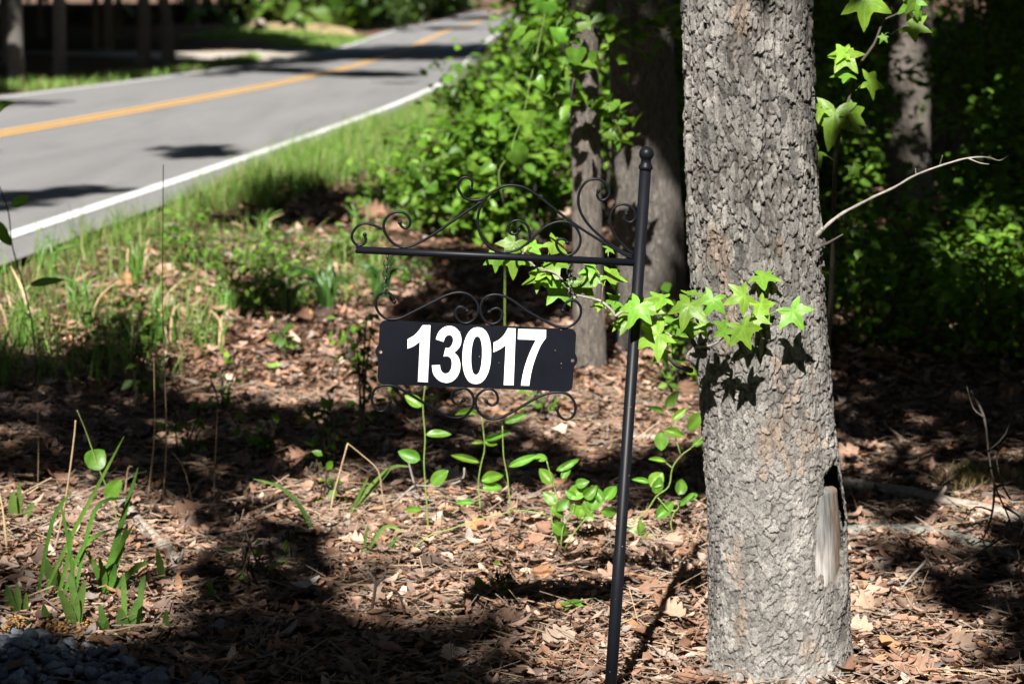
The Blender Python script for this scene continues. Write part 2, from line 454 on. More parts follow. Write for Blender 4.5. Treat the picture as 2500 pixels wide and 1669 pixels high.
mk("post", *lathe([(0, r0), (pl_ * .42, r0), (pl_ * .42 + .0015, r0 - .0011), (pl_ - .003, r0 - .0011)], pb, ax), M_BLACK, stand)
cap = mk("finial", *lathe([(0, .010), (.002, .0148), (.006, .0152), (.010, .0142), (.0125, .0118), (.017, .0108)] +
     [(.034 - .0158 * math.cos(a), max(.0158 * math.sin(a), .0003)) for a in np.linspace(.72, math.pi - .01, 12)], pt - ax * .003, ax), M_BLACK, stand)
A0, A1 = w3(zc([(0, 0)], 869, 609.7, 1) + [(1560, 641.5)])
mk("arm", *lathe([(0, .0060), (.0006, .0077), ((A1 - A0).length, .0077)], A0, (A1 - A0).normalized(), 18), M_BLACK, stand)
mk("arm_end_cap", *lathe([(0, .0062), (.0012, .0066), (.0013, .0040)], A0 - (A1 - A0).normalized() * .0008, (A1 - A0).normalized(), 16), M_CHAIN, stand)
def scroll(pts, parent, name="scroll", ends=(1,), r=.0029, Y=DS, m=4):
    P = spline(w3(pts, Y), m); mb = MB().add(tube(P, r, 10))
    for e in ends: mb.add(ball(P[-1] if e else P[0], .0046, 12, 8))
    return mb.build(name, M_BLACK, parent)
scroll(Z1((545, 935), (450, 890), (370, 862), (290, 855), (220, 875), (160, 930), (118, 1000), (113, 1060), (135, 1115), (175, 1155), (215, 1168), (260, 1158), (295, 1130), (310, 1090), (305, 1050), (297, 1015)), stand)
scroll(Z1((1975, 535), (1800, 655), (1600, 790), (1400, 930), (1200, 1060), (1050, 1140), (950, 1180), (860, 1195), (780, 1180), (690, 1125), (620, 1040), (575, 950), (567, 870), (590, 800), (640, 740), (710, 700), (790, 690), (860, 705), (920, 755), (948, 820), (940, 875), (905, 912), (860, 920), (820, 890), (800, 845)), stand)
scroll(Z1((2000, 500), (1920, 520), (1830, 522), (1750, 495), (1690, 445), (1645, 370), (1635, 310), (1650, 250), (1690, 205), (1750, 193), (1810, 215), (1838, 260), (1835, 310), (1815, 350)), stand)
scroll(Z2((1692, 1425), (1550, 1355), (1400, 1270), (1200, 1150), (1000, 1020), (850, 910), (700, 790), (560, 680), (450, 605), (350, 565), (240, 550), (150, 562), (60, 605)) +
       Z1((2240, 340), (2130, 400), (2050, 470), (1980, 560), (1935, 680), (1915, 800), (1920, 900), (1950, 1000), (2000, 1090), (2070, 1170), (2160, 1230), (2250, 1262)) +
       Z2((160, 1350), (250, 1340), (340, 1305), (430, 1240), (500, 1170), (570, 1105), (640, 1050), (730, 1005), (820, 985), (900, 990), (970, 1020), (1020, 1070), (1055, 1140), (1065, 1210), (1045, 1290), (1000, 1350), (930, 1385), (880, 1385), (820, 1345), (785, 1290), (775, 1240), (795, 1200), (840, 1190), (880, 1205), (905, 1235)), stand)
scroll(Z2((462, 1195), (455, 1110), (430, 1040), (380, 990), (315, 970), (250, 985), (205, 1030), (200, 1085), (225, 1125), (270, 1138), (310, 1120), (335, 1085)), stand)
scroll(Z2((1692, 1395), (1560, 1340), (1400, 1235), (1280, 1140), (1180, 1045), (1090, 920), (1045, 800), (1040, 690), (1065, 600), (1120, 520), (1190, 482), (1260, 475), (1330, 500), (1390, 560), (1410, 630), (1395, 690), (1350, 725), (1305, 728), (1275, 700), (1265, 660), (1278, 622)), stand)
scroll(Z2((1698, 1370), (1620, 1310), (1540, 1230), (1465, 1130), (1425, 1020), (1420, 920), (1450, 840), (1510, 790), (1590, 778), (1660, 805), (1710, 860), (1722, 930), (1690, 980), (1650, 992), (1610, 975), (1595, 940), (1612, 895)), stand)
for q in Z1((215, 1178), (860, 1207), (2305, 1275)) + Z2((905, 1393),):                      # weld beads
    mk("weld_bead", *ball(at(q[0], q[1], DS), .0034, 8, 6), M_BLACK, stand)

# the hanging plaque
plq = thing("house_number_plaque", "black metal plaque with white numerals 13017 hanging on two chains", "house number sign", at(*Z4((1190, 770))[0], DS))
out_px = []
def arc(cx, cy, rx, ry, a0, a1, n=7):
    return [(cx + rx * math.cos(math.radians(a0 + (a1 - a0) * i / n)), cy - ry * math.sin(math.radians(a0 + (a1 - a0) * i / n))) for i in range(n + 1)]
out_px += arc(190, 124, 70, 70, 180, 88) + [(2150, 146)] + arc(2220, 215, 68, 68, 92, -2)
out_px += [(2277, 420)] + [(2290, 440), (2301, 470), (2303, 500), (2294, 530), (2268, 565), (2262, 590)]
out_px += arc(2183, 772, 66, 66, -2, -92) + arc(164, 690, 66, 66, -88, -182)
out_px += [(104, 478), (88, 450), (75, 415), (75, 385), (88, 350), (110, 322), (112, 300)]
def hole(cx, cy, r): return arc(cx, cy, r, r, 0, 342, 19)
import bmesh
def flat_solid(outer, holes, Y, th, ox=900, oy=770, s=4.517):
    """outline with holes in a vertical plane, given a thickness"""
    bm = bmesh.new()
    loops = [outer] + holes; edges = []
    for L in loops:
        vs = [bm.verts.new(at(*q, Y)) for q in zc(L, ox, oy, s)]
        for i in range(len(vs)): edges.append(bm.edges.new((vs[i], vs[(i + 1) % len(vs)])))
    bmesh.ops.triangle_fill(bm, use_beauty=True, use_dissolve=False, edges=edges)
    r = bmesh.ops.extrude_face_region(bm, geom=bm.faces[:])
    for v in r['geom']:
        if isinstance(v, bmesh.types.BMVert): v.co.y += th
    bmesh.ops.recalc_face_normals(bm, faces=bm.faces[:])
    bm.verts.index_update(); V = [v.co.copy() for v in bm.verts]; F = [[v.index for v in f.verts] for f in bm.faces]; bm.free()
    return V, F
mk("plate", *flat_solid(out_px, [hole(130, 402, 19), hole(2250, 496, 19)], DS, .0022), M_PLATE, plq, smooth=False)
def sm(L, m=4): return [(p.x, p.y) for p in spline([Vector((a, b, 0)) for a, b in L], m)]
one = [(595, 107), (682, 108), (652, 735), (543, 730), (565, 287)] + sm([(565, 287), (500, 335), (428, 366)])[1:] + sm([(430, 260), (500, 220), (550, 170), (595, 107)])[:-1]
one2 = [(1535, 140), (1622, 143), (1598, 768), (1490, 765), (1512, 323)] + sm([(1512, 323), (1450, 370), (1375, 404)])[1:] + sm([(1378, 297), (1440, 265), (1495, 210), (1535, 140)])[:-1]
three = sm([(740, 262), (760, 205), (790, 160), (840, 125), (895, 115), (950, 130), (1000, 180), (1022, 250), (1015, 320), (985, 370), (945, 408)]) + \
    sm([(945, 408), (985, 450), (1008, 510), (1010, 580), (990, 650), (950, 705), (900, 735), (850, 742), (790, 725), (740, 685), (708, 630), (697, 548)])[1:] + \
    sm([(787, 545), (795, 595), (820, 630), (850, 640), (885, 625), (910, 580), (917, 520), (905, 472), (875, 450), (825, 450)]) + \
    sm([(848, 356), (880, 358), (910, 335), (930, 290), (930, 250), (912, 222), (885, 214), (855, 228), (838, 255), (826, 290)])
def zero(cx, cy, a, b, n=40):
    L = []
    for i in range(n):
        t_ = 2 * math.pi * i / n; x = math.copysign(abs(math.cos(t_)) ** .86, math.cos(t_)) * a; y = math.copysign(abs(math.sin(t_)) ** .92, math.sin(t_)) * b
        L.append((cx + x - y * .038, cy + y))
    return L
seven = [(1650, 149), (1957, 157), (1955, 248)] + sm([(1955, 248), (1900, 325), (1850, 440), (1810, 560), (1785, 670), (1770, 773)])[1:] + [(1680, 770)] + sm([(1680, 770), (1700, 650), (1735, 520), (1785, 390), (1845, 268)])[1:] + [(1645, 262)]
for nm, L, H in (("numeral_one", one, []), ("numeral_three", three, []), ("numeral_zero", zero(1192, 442, 158, 312), [zero(1191, 441, 60, 212)]), ("numeral_one", one2, []), ("numeral_seven", seven, [])):
    mk(nm, *flat_solid(L, H, DS - .0010, .0008), M_WHITE, plq, smooth=False)
scroll(Z3((272, 508), (255, 465), (225, 420), (180, 403), (130, 415), (90, 460), (75, 520), (90, 590), (130, 645), (190, 685), (270, 692), (350, 675), (450, 625), (550, 575), (700, 500), (820, 440), (920, 412), (1000, 410), (1080, 440), (1140, 500), (1165, 570), (1155, 630), (1120, 690), (1060, 730), (1000, 730), (950, 695), (922, 640), (928, 590), (965, 560), (1010, 570), (1048, 603)), plq, ends=(0, 1))
scroll(Z3((1280, 615), (1320, 585), (1370, 575), (1410, 605), (1418, 650), (1390, 710), (1330, 740), (1270, 730), (1215, 680), (1188, 600), (1195, 530), (1235, 465), (1300, 435), (1380, 433), (1470, 460), (1560, 515), (1680, 600), (1800, 670), (1920, 735), (2000, 768), (2090, 780), (2170, 750), (2230, 690), (2255, 620), (2245, 550), (2200, 500), (2150, 490), (2100, 515), (2075, 560), (2062, 600)), plq, ends=(0, 1))
scroll(Z4((238, 948), (215, 1000), (170, 1045), (120, 1055), (70, 1020), (38, 950), (38, 880), (65, 820), (120, 780), (200, 768), (290, 780), (380, 825), (500, 895), (620, 970), (720, 1035), (820, 1090), (900, 1120), (980, 1128), (1060, 1105), (1120, 1050), (1155, 980), (1158, 910), (1130, 850), (1080, 810), (1020, 800), (955, 820), (918, 870), (920, 920), (950, 965), (1000, 970), (1042, 935)), plq, ends=(0, 1))
scroll(Z4((1297, 945), (1325, 975), (1365, 988), (1405, 970), (1425, 930), (1415, 870), (1380, 825), (1325, 808), (1265, 825), (1205, 875), (1178, 940), (1190, 1010), (1225, 1075), (1290, 1125), (1370, 1140), (1450, 1125), (1560, 1075), (1680, 1005), (1800, 935), (1900, 885), (2000, 855), (2100, 845), (2190, 865), (2250, 920), (2280, 1000), (2270, 1080), (2230, 1130), (2170, 1145), (2120, 1120), (2090, 1070), (2078, 1028)), plq, ends=(0, 1))
for q in Z4((295, 790), (1020, 797), (1328, 806), (1040, 85), (1360, 100)):
    mk("weld_bead", *ball(at(q[0], q[1], DS), .003, 8, 6), M_BLACK, plq)
def link_mesh(c, axis, rx, rz, wire, yaw):
    P = []
    d = Vector((math.cos(yaw), math.sin(yaw), 0))
    for i in range(17):
        a = 2 * math.pi * i / 16; P.append(c + d * math.cos(a) * rx + Vector((0, 0, 1)) * math.sin(a) * rz)
    return tube(P, wire, 6, cap=False)
for lab, eye, links in (("short black link chain at the free end of the arm", [(200, 5), (200, 62)], [(197, 100, .15), (192, 155, 1.5), (185, 212, -.1), (184, 272, 1.45), (179, 328, .2), (178, 388, 1.5)]),
                        ("short black link chain near the post, in front of star leaves", [(2140, 95), (2140, 140)], [(2139, 132, 1.45), (2136, 185, .5), (2139, 243, 1.2), (2140, 300, .45), (2148, 362, 1.25), (2150, 422, .5), (2155, 482, 1.4)])):
    c0 = at(*Z3(eye[0])[0], DS); ch = thing("chain", lab, "chain", c0, "chains that carry the plaque")
    P = w3(Z3(*eye)); mk("eye_pin", *tube(P, .0022, 8), M_CHAIN, ch)
    for lx, ly, yaw in links:
        mk("link", *link_mesh(at(*Z3((lx, ly))[0], DS), None, .0072, .0082, .0013, yaw), M_CHAIN, ch)
# ------------------------------------------------------------------ the big trunk by the sign
DT = 4.40
_tab = [(-20, 1671, 1975), (150, 1675, 1977), (300, 1678, 1980), (480, 1687, 1986), (560, 1691, 1996), (640, 1695, 2000), (800, 1705, 2012), (960, 1715, 2027), (1120, 1723, 2046), (1280, 1729, 2060), (1400, 1731, 2064), (1500, 1733, 2066), (1669, 1737, 2068), (1760, 1725, 2080)]
_tz = []; _tx = []; _tr = []
for y, l, r_ in _tab[::-1]:
    a = at(l, y, DT); b = at(r_, y, DT); _tz.append((a.z + b.z) / 2); _tx.append((a.x + b.x) / 2); _tr.append((b.x - a.x) / 2 * .985)
_tz = np.array(_tz); _tx = np.array(_tx); _tr = np.array(_tr)
slope = (_tx[-1] - _tx[-5]) / (_tz[-1] - _tz[-5])
def trunk_c(z): return np.where(z > _tz[-1], _tx[-1] + slope * (z - _tz[-1]), np.interp(z, _tz, _tx))
def trunk_r(z): return np.where(z > _tz[-1], _tr[-1] * (1 - .05 * (z - _tz[-1])), np.interp(z, _tz, _tr)) + .012 * np.exp(-np.maximum(z, -.1) / .05) * (z < .5)
NA = 350
rows = np.concatenate([np.arange(-.12, 1.62, .0027), np.linspace(1.68, 8.0, 30)])
A = np.concatenate([np.linspace(0, .46, 60, endpoint=False), np.linspace(.46, 1.0, 290, endpoint=False)])   # finer on the side in view
AA, ZZ = np.meshgrid(A, rows)                     # angle 0 = toward +x, going counter-clockwise
cells = 60
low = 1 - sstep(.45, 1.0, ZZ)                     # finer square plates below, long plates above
vv = np.cumsum(np.concatenate([[0], np.diff(rows) * (48 - 22 * sstep(.45, 1.0, rows[1:]))]))[:, None] + 0 * AA
wu = AA * cells + 2.2 * (fbm(AA * 18, ZZ * 8, 31, 18) - .5) + 1.1 * (fbm(AA * 80, ZZ * 40, 37, 80, 2) - .5)
wv = vv + 2.0 * (fbm(AA * 25, ZZ * 14, 33, 25) - .5) + 1.0 * (fbm(AA * 90, ZZ * 70, 39, 90, 2) - .5) - np.where(AA > .5, AA - .75, 0) * 18 * low
f1, f2, cid, cdv = voronoi(wu, wv, 3, cells, 1.0)
wide = (.08 + .26 * sstep(.3, .75, fbm(AA * 26, ZZ * 9, 35, 26, 2))) * (1 - .5 * low)
g1 = sstep(.0, 1, (f2 - f1) / wide)
wu2 = AA * 120 + 2.0 * (fbm(AA * 40, ZZ * 30, 41, 40) - .5); wv2 = vv * 2.3 + 2.0 * (fbm(AA * 40, ZZ * 40, 43, 40) - .5)
f1b, f2b, cidb, _d = voronoi(wu2, wv2, 8, 120, 1.0)
g2 = sstep(.0, .12, f2b - f1b)
ridge = 1 - np.abs(2 * fbm(AA * 24 + .6 * (fbm(AA * 12, ZZ * 6, 53, 12) - .5), ZZ * 2.6, 51, 24, 2) - 1)        # long vertical furrows
fur = sstep(.80, .97, ridge) * (1 - low * .75)
fine = fbm(AA * 240, ZZ * 150, 61, 240, 2) - .5
scaly = fbm(AA * 70, ZZ * 45, 71, 70, 3)
patchy = fbm(AA * 9, ZZ * 5, 79, 9, 3)
hgt = (.0095 - .0035 * low) * g1 * (.55 + .6 * cid) - .0032 * np.clip(cdv, -.6, .6) * g1 * (1 - .4 * low) + .0016 * g2 * (.3 + cidb) + .0018 * (scaly - .5) + .0016 * fine - .007 * fur
hgt += .010 * (fbm(AA * 6, ZZ * 3, 81, 6, 2) - .5)
# wound on the right flank: bark missing, wood showing
def surf_angle(px, py):
    p_ = at(px, py, DT); cx = float(trunk_c(np.array(p_.z))); r_ = float(trunk_r(np.array(p_.z)))
    s = max(-.995, min(.995, (p_.x - cx) / r_)); th = -math.acos(s) - math.atan2(p_.x, p_.y)       # front half is -y, seen a little from the left
    return th, p_.z
_w = [surf_angle(x, y) for x, y in ((2026, 1118), (2012, 1140), (2000, 1175), (1992, 1215), (1988, 1265), (1986, 1320), (1985, 1352), (1994, 1372), (2002, 1362), (2008, 1385), (2018, 1402), (2026, 1386), (2036, 1398), (2044, 1370), (2048, 1330), (2050, 1285), (2048, 1230), (2045, 1180), (2040, 1145), (2034, 1120))]
WT = np.array([a for a, _ in _w]); WZ = np.array([z for _, z in _w])
TH = AA * 2 * np.pi; TH = np.where(TH > np.pi, TH - 2 * np.pi, TH)
def in_poly(x, y, px, py):
    ins = np.zeros(np.shape(x), bool); j = len(px) - 1
    for i in range(len(px)):
        c = ((py[i] > y) != (py[j] > y)) & (x < (px[j] - px[i]) * (y - py[i]) / (py[j] - py[i] + 1e-12) + px[i]); ins ^= c; j = i
    return ins
wth = TH + .14 * (fbm(AA * 70, ZZ * 60, 91, 70, 3) - .5); wz = ZZ + .016 * (vnoise(AA * 90, ZZ * 60, 93, 90) - .5)
win = in_poly(wth, wz, WT, WZ)
# swollen lip around the wound
cw, zw = WT.mean(), WZ.mean(); el = np.sqrt(((TH - cw) / .36) ** 2 + ((ZZ - zw) / .17) ** 2)
hgt += .007 * np.exp(-((el - 1.05) / .22) ** 2) * (TH > cw)
# knots where branches leave
def knot(px, py, amp, sa, sz):
    th, z = surf_angle(px, py); d = np.arctan2(np.sin(TH - th), np.cos(TH - th)); return amp * np.exp(-(d / sa) ** 2 - ((ZZ - z) / sz) ** 2)
hgt += knot(1712, 872, .022, .12, .02) + knot(1990, 585, .022, .14, .025)
# bark thins out toward the bare wood
soft = win.astype(float)
for _ in range(3):
    for ax_ in (0, 1):
        soft = sum(np.roll(soft, s_, ax_) for s_ in (-3, -2, -1, 0, 1, 2, 3)) / 7
rim = np.clip(soft * 2.2, 0, 1) * (TH < cw + .25)
hgt = hgt * (1 - .8 * rim)
RR = trunk_r(ZZ) + hgt
VX = trunk_c(ZZ) + RR * np.cos(2 * np.pi * AA); VY = DT + RR * np.sin(2 * np.pi * AA)
V = np.stack([VX, VY, ZZ], -1).reshape(-1, 3)
nr = len(rows); i = np.arange(nr - 1)[:, None] * NA + np.arange(NA)[None, :]; k2 = np.arange(nr - 1)[:, None] * NA + (np.arange(NA)[None, :] + 1) % NA
F = np.stack([i, k2, k2 + NA, i + NA], -1)
keep = ~(win[:-1] & win[1:] & np.roll(win, -1, 1)[:-1] & np.roll(win, -1, 1)[1:])
F = F[keep].reshape(-1, 4)
# bark colour: grey scales, brown younger bark where scales have fallen off
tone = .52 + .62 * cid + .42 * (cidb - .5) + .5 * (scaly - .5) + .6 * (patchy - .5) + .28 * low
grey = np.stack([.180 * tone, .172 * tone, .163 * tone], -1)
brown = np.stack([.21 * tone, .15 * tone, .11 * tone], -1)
bm_ = sstep(.62, .74, fbm(AA * 14, ZZ * 7, 101, 14, 4) + .1 * (cid - .5))[..., None] * .6
crev = ((1 - g1 * .85 - g2 * .15) * .8)[..., None]            # brown inner bark, with the cracks' shade darkened into the colour
Cc = grey * (1 - bm_) + brown * bm_
Cc = Cc * (1 - crev) + np.array([.05, .04, .034]) * crev
pale = sstep(.60, .72, fbm(AA * 10, ZZ * 5, 111, 10, 3))[..., None]; Cc = Cc * (1 + .3 * pale)
Cc = Cc * (1 - .6 * rim[..., None]) + np.array([.17, .145, .12]) * .6 * rim[..., None]
Cc = Cc * np.array([.86, .86, .86])
gtree = thing("sweetgum_tree", "large grey plated trunk with a healed wound, right beside the sign post", "tree", (float(trunk_c(np.array(0.))), DT, 0))
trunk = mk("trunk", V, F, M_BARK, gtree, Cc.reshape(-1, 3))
# exposed wood inside the wound
tha = np.linspace(WT.min() - .12, WT.max() + .12, 26); zza = np.linspace(WZ.min() - .03, WZ.max() + .03, 60)
T2, Z2_ = np.meshgrid(tha, zza)
fz = (Z2_ - WZ.min()) / (WZ.max() - WZ.min()); ft = (T2 - WT.min()) / (WT.max() - WT.min())
dep = .001 + .002 * ft + .05 * sstep(.80, .90, fz + .05 * (ft - .5)) * sstep(.15, .4, ft) + .005 * (fbm(ft * 16, fz * 3, 5) - .5) + .002 * sstep(.52, .62, ft)
R2 = trunk_r(Z2_) - dep
V = np.stack([trunk_c(Z2_) + R2 * np.cos(T2), DT + R2 * np.sin(T2), Z2_], -1).reshape(-1, 3)
gr = sstep(.15, .5, fz + .25 * (fbm(ft * 9, fz * 2, 15) - .5))[..., None]
cwood = np.array([.33, .31, .29]) * (1 - gr) + np.array([.15, .148, .146]) * gr
tan = sstep(.58, .80, ft + .34 * (fbm(ft * 7, fz * 5, 23) - .5) - .12 * (fz - .5))[..., None]
cwood = cwood * (1 - tan) + np.array([.20, .15, .115]) * tan
cwood = cwood * (.4 + 1.2 * fbm(ft * 12, fz * 7, 27, None, 4))[..., None]
ii = np.arange(59)[:, None] * 26 + np.arange(25)[None, :]
mm_, t_, o_ = newmat("bare_wood"); a_ = N(t_, "ShaderNodeAttribute"); a_.attribute_name = "Col"; p_ = N(t_, "ShaderNodeBsdfPrincipled"); p_.inputs['Roughness'].default_value = .7
mp_ = N(t_, "ShaderNodeMapping"); mp_.inputs['Scale'].default_value = (160, 160, 12); t_.links.new(geo_pos(t_), mp_.inputs[0]); nn = noise(t_, 1, 4, .6, mp_.outputs[0])
rr_ = ramp(t_, nn.outputs[0], [(.3, (.7, .7, .7)), (.7, (1.2, 1.2, 1.2))]); t_.links.new(mult(t_, a_.outputs[0], rr_.outputs[0]), p_.inputs[0]); t_.links.new(bumpn(t_, nn.outputs[0], .5, .003), p_.inputs['Normal']); t_.links.new(p_.outputs[0], o_.inputs[0])
wood = mk("exposed_wood", V, np.stack([ii, ii + 1, ii + 27, ii + 26], -1).reshape(-1, 4), mm_, trunk, cwood.reshape(-1, 3))
wood["label"] = "smooth grey bare wood in the oval wound"

# ------------------------------------------------------------------ star leaves (sweetgum), four shapes shared by all
def star_mesh(seed):
    rd = random.Random(seed); tips = [(90, 1.0), (28, .93), (152, .93), (-38, .70), (218, .70)]
    tips.sort(); ring = []
    order = [(-38, .70), (28, .93), (90, 1.0), (152, .93), (218, .70)]
    pts = [(0, 0)]
    def pol(a, r): return (r * math.cos(math.radians(a)), r * math.sin(math.radians(a)))
    outl = [pol(-88, .10), pol(-70, .26)]
    for j, (a, r_) in enumerate(order):
        a += rd.uniform(-4, 4); r_ *= rd.uniform(.94, 1.05)
        for da, f in ((-21, .57), (-15.5, .66), (-9.5, .78), (-4, .90), (0, 1), (4, .90), (9.5, .78), (15.5, .66), (21, .57)):
            outl.append(pol(a + da, r_ * (f + rd.uniform(-.012, .012))))
        if j < 4:
            a2 = (order[j][0] + order[j + 1][0]) / 2; outl.append(pol(a2, .50 + rd.uniform(-.03, .03)))
    outl += [pol(250, .26), pol(268, .10)]
    bm = bmesh.new(); n = len(outl); k = rd.uniform(.08, .42); cup = rd.uniform(-.15, .2)
    ph = rd.uniform(0, 6)
    def zf(x, y):
        r2 = x * x + y * y; a = math.atan2(y, x)
        fold = min(abs(math.sin((a - math.radians(q)) / 1)) if math.cos(a - math.radians(q)) > 0 else 1 for q, _ in order)
        return -k * r2 * (1.0 if y > 0 else .6) + .10 * fold * math.sqrt(r2) + .03 * math.sin(6 * x + ph) + .03 * math.sin(5 * y + ph * 2) + cup * x * x
    c = bm.verts.new((0, 0, zf(0, 0))); rings = []; vv_ = [(1.25, 1.2, 1.25)]; tipi = {2 + 10 * j + 4 for j in range(5)}
    for f in (.33, .66, 1.0): rings.append([bm.verts.new((x * f, y * f, zf(x * f, y * f))) for x, y in outl]); vv_ += [((1.3, 1.22, 1.4) if i in tipi and f < .9 else (.94, .95, .94) if f < .9 else (1.06, 1.0, .9)) for i in range(n)]
    for i in range(n - 1):
        bm.faces.new((c, rings[0][i], rings[0][i + 1]))
        for q in range(2): bm.faces.new((rings[q][i], rings[q + 1][i], rings[q + 1][i + 1], rings[q][i + 1]))
    me = bpy.data.meshes.new("leaf"); bm.to_mesh(me); bm.free()
    for p in me.polygons: p.use_smooth = True
    vein_attr(me, vv_); me.materials.append(M_STAR); return me
STARS = [star_mesh(s) for s in range(10)]
def leaf_frame(P, axis, normal):
    y = axis.normalized(); z = (normal - y * normal.dot(y))
    z = z.normalized() if z.length > 1e-5 else y.orthogonal().normalized()
    x = y.cross(z); M = Matrix((x, y, z)).transposed().to_4x4(); M.translation = P; return M
def star(parent, px, py, Y, R, ang, pitch, yaw=None, stem=None, var=None):
    """star leaf: (px,py) where the stalk joins, R length in photo pixels, ang direction of the tip (deg, 90 = up), pitch of its face (0 = facing us, 90 = facing the sky)"""
    P = at(px, py, Y); yaw = U(-25, 25) if yaw is None else yaw
    pr = math.radians(pitch); yr = math.radians(yaw)
    nrm = Vector((math.sin(yr) * math.cos(pr), -math.cos(yr) * math.cos(pr), math.sin(pr)))
    ax_ = Vector((math.cos(math.radians(ang)), 0, math.sin(math.radians(ang))))
    ax_ = (ax_ - nrm * ax_.dot(nrm)).normalized()
    s = 1.25 * R * Y / FPX * U(.8, 1.15)
    o = place("leaf", STARS[random.randrange(10) if var is None else var], leaf_frame(P, ax_, nrm) @ Matrix.Diagonal((s, s, s, 1)), parent)
    if stem is not None:
        Q = Vector(stem); mid = (P + Q) / 2 + Vector((0, 0, .006)); mk("leaf_stalk", *tube(spline([Q, mid, P], 3), .0009, 5), M_VSTEM, parent)
    return o
Zb = lambda x, y: (1480 + x / 4.35, 660 + y / 4.35)
Zl = lambda x, y: (1180 + x / 5.8725, 560 + y / 5.8725)
Zr = lambda x, y: (1930 + x / 3.6475, y / 3.6475)
def branch(parent, name, pts, rad, mat, n=8, m=4):
    P = spline(pts, m); R = np.interp(np.linspace(0, 1, len(P)), np.linspace(0, 1, len(rad)), rad)
    R = [r * (1 + .12 * math.sin(i * 1.7)) for i, r in enumerate(R)]
    return mk(name, *tube(P, list(R), n), mat, parent)
br = thing("sweetgum_branch", "low leafy branch of bright green star leaves reaching from the trunk past the post", "branch", at(1712, 870, DT - .14))
def b3(L): return [at(x, y, Y) for x, y, Y in L]
q0 = [(*Zb(1040, 900), 4.27), (*Zb(980, 860), 4.24), (*Zb(940, 790), 4.21), (*Zb(870, 660), 4.19), (*Zb(800, 550), 4.18), (*Zb(738, 465), 4.16)]
branch(br, "stem", b3(q0), [.0075, .006, .005, .0042, .0035, .003], M_DARKTWIG)
q1 = [(*Zb(890, 742), 4.19), (*Zb(760, 715), 4.18), (*Zb(640, 680), 4.19), (*Zb(500, 590), 4.20), (*Zb(380, 500), 4.20), (*Zb(200, 430), 4.21), (*Zb(100, 480), 4.21), (*Zl(1850, 1170), 4.21), (*Zl(1720, 1050), 4.21), (*Zl(1600, 1000), 4.22), (*Zl(1400, 955), 4.21), (*Zl(1270, 900), 4.21), (*Zl(1050, 640), 4.22), (*Zl(740, 530), 4.22), (*Zl(560, 340), 4.22)]
branch(br, "stem", b3(q1), [.0042, .0038, .0034, .003, .0024, .0018], M_TWIG)
branch(br, "stem", b3([(*Zb(940, 815), 4.21), (*Zb(1050, 810), 4.19), (*Zb(1160, 775), 4.17), (*Zb(1260, 705), 4.15), (*Zb(1350, 640), 4.14)]), [.0032, .0026, .002, .0015], M_TWIG)
branch(br, "stem", b3([(*Zb(820, 555), 4.18), (*Zb(880, 520), 4.17), (*Zb(960, 480), 4.16)]), [.0026, .002], M_DARKTWIG)
branch(br, "stem", b3([(*Zb(900, 1060), 4.30), (*Zb(760, 1010), 4.24), (*Zb(660, 930), 4.22), (*Zb(570, 850), 4.20)]), [.0065, .0055, .004, .003], M_DARKTWIG)
branch(br, "stem", b3([(*Zl(1700, 1050), 4.21), (*Zl(1705, 900), 4.2), (*Zl(1720, 800), 4.2)]), [.0016, .0012], M_BRSTEM)
for (x, y, R, a, pi_, Y, sx, sy) in [
    (345, 375, 200, 250, 30, 4.10, 440, 540), (600, 300, 180, 195, 68, 4.17, 690, 440), (905, 250, 175, 70, 84, 4.2, 885, 360), (885, 365, 205, 262, 38, 4.10, 880, 560),
    (1130, 310, 170, 248, 12, 4.12, 1000, 470), (1465, 265, 215, 205, 22, 4.12, 1550, 480), (1640, 60, 200, 320, 62, 4.24, 1600, 120), (1445, 610, 255, 292, 18, 4.10, 1350, 560),
    (1270, 620, 150, 215, 28, 4.13, 1260, 700), (1975, 425, 210, 300, 28, 4.16, 1700, 480), (560, 570, 80, 60, 20, 4.16, 500, 600), (560, 680, 220, 210, 28, 4.14, 640, 680),
    (850, 560, 190, 230, 30, 4.15, 800, 560), (1600, 490, 150, 330, 35, 4.17, 1550, 480), (420, 400, 180, 335, 38, 4.15, 480, 570), (180, 430, 130, 195, 55, 4.24, 200, 430),
    (1640, 360, 190, 300, 25, 4.2, 1700, 480), (480, 640, 100, 30, 30, 4.20, 520, 600), (230, 540, 120, 250, 45, 4.23, 150, 470), (1000, 580, 150, 300, 35, 4.2, 960, 480),
    (300, 290, 120, 130, 60, 4.25, 200, 430), (600, 860, 110, 230, 25, 4.18, 640, 900), (130, 570, 90, 240, 40, 4.25, 120, 480), (700, 760, 90, 20, 75, 4.21, 700, 900)]:
    star(br, *Zb(x, y), Y, R / 4.35, a, pi_, stem=at(*Zb(sx, sy), Y + .02))
for (x, y, R, a, pi_, sx, sy) in [(440, 200, 210, 240, 25, 560, 340), (190, 400, 190, 265, 15, 300, 360), (440, 370, 210, 270, 15, 540, 400), (1010, 480, 250, 280, 48, 900, 480),
    (800, 690, 170, 205, 55, 900, 640), (1090, 800, 270, 235, 18, 1200, 860), (1420, 740, 230, 300, 25, 1330, 900), (1560, 560, 150, 200, 50, 1640, 620), (1820, 660, 170, 340, 55, 1720, 810),
    (1010, 210, 170, 320, 40, 930, 370), (1790, 270, 110, 30, 55, 1790, 390), (1680, 1080, 120, 190, 60, 1720, 1050), (1640, 690, 130, 250, 30, 1715, 820), (900, 600, 150, 150, 60, 900, 560), (1900, 1030, 140, 200, 45, 1850, 1150), (700, 260, 120, 20, 50, 620, 330)]:
    star(br, *Zl(x, y), 4.24, R / 4.7, a, pi_, stem=at(*Zl(sx, sy), 4.225))
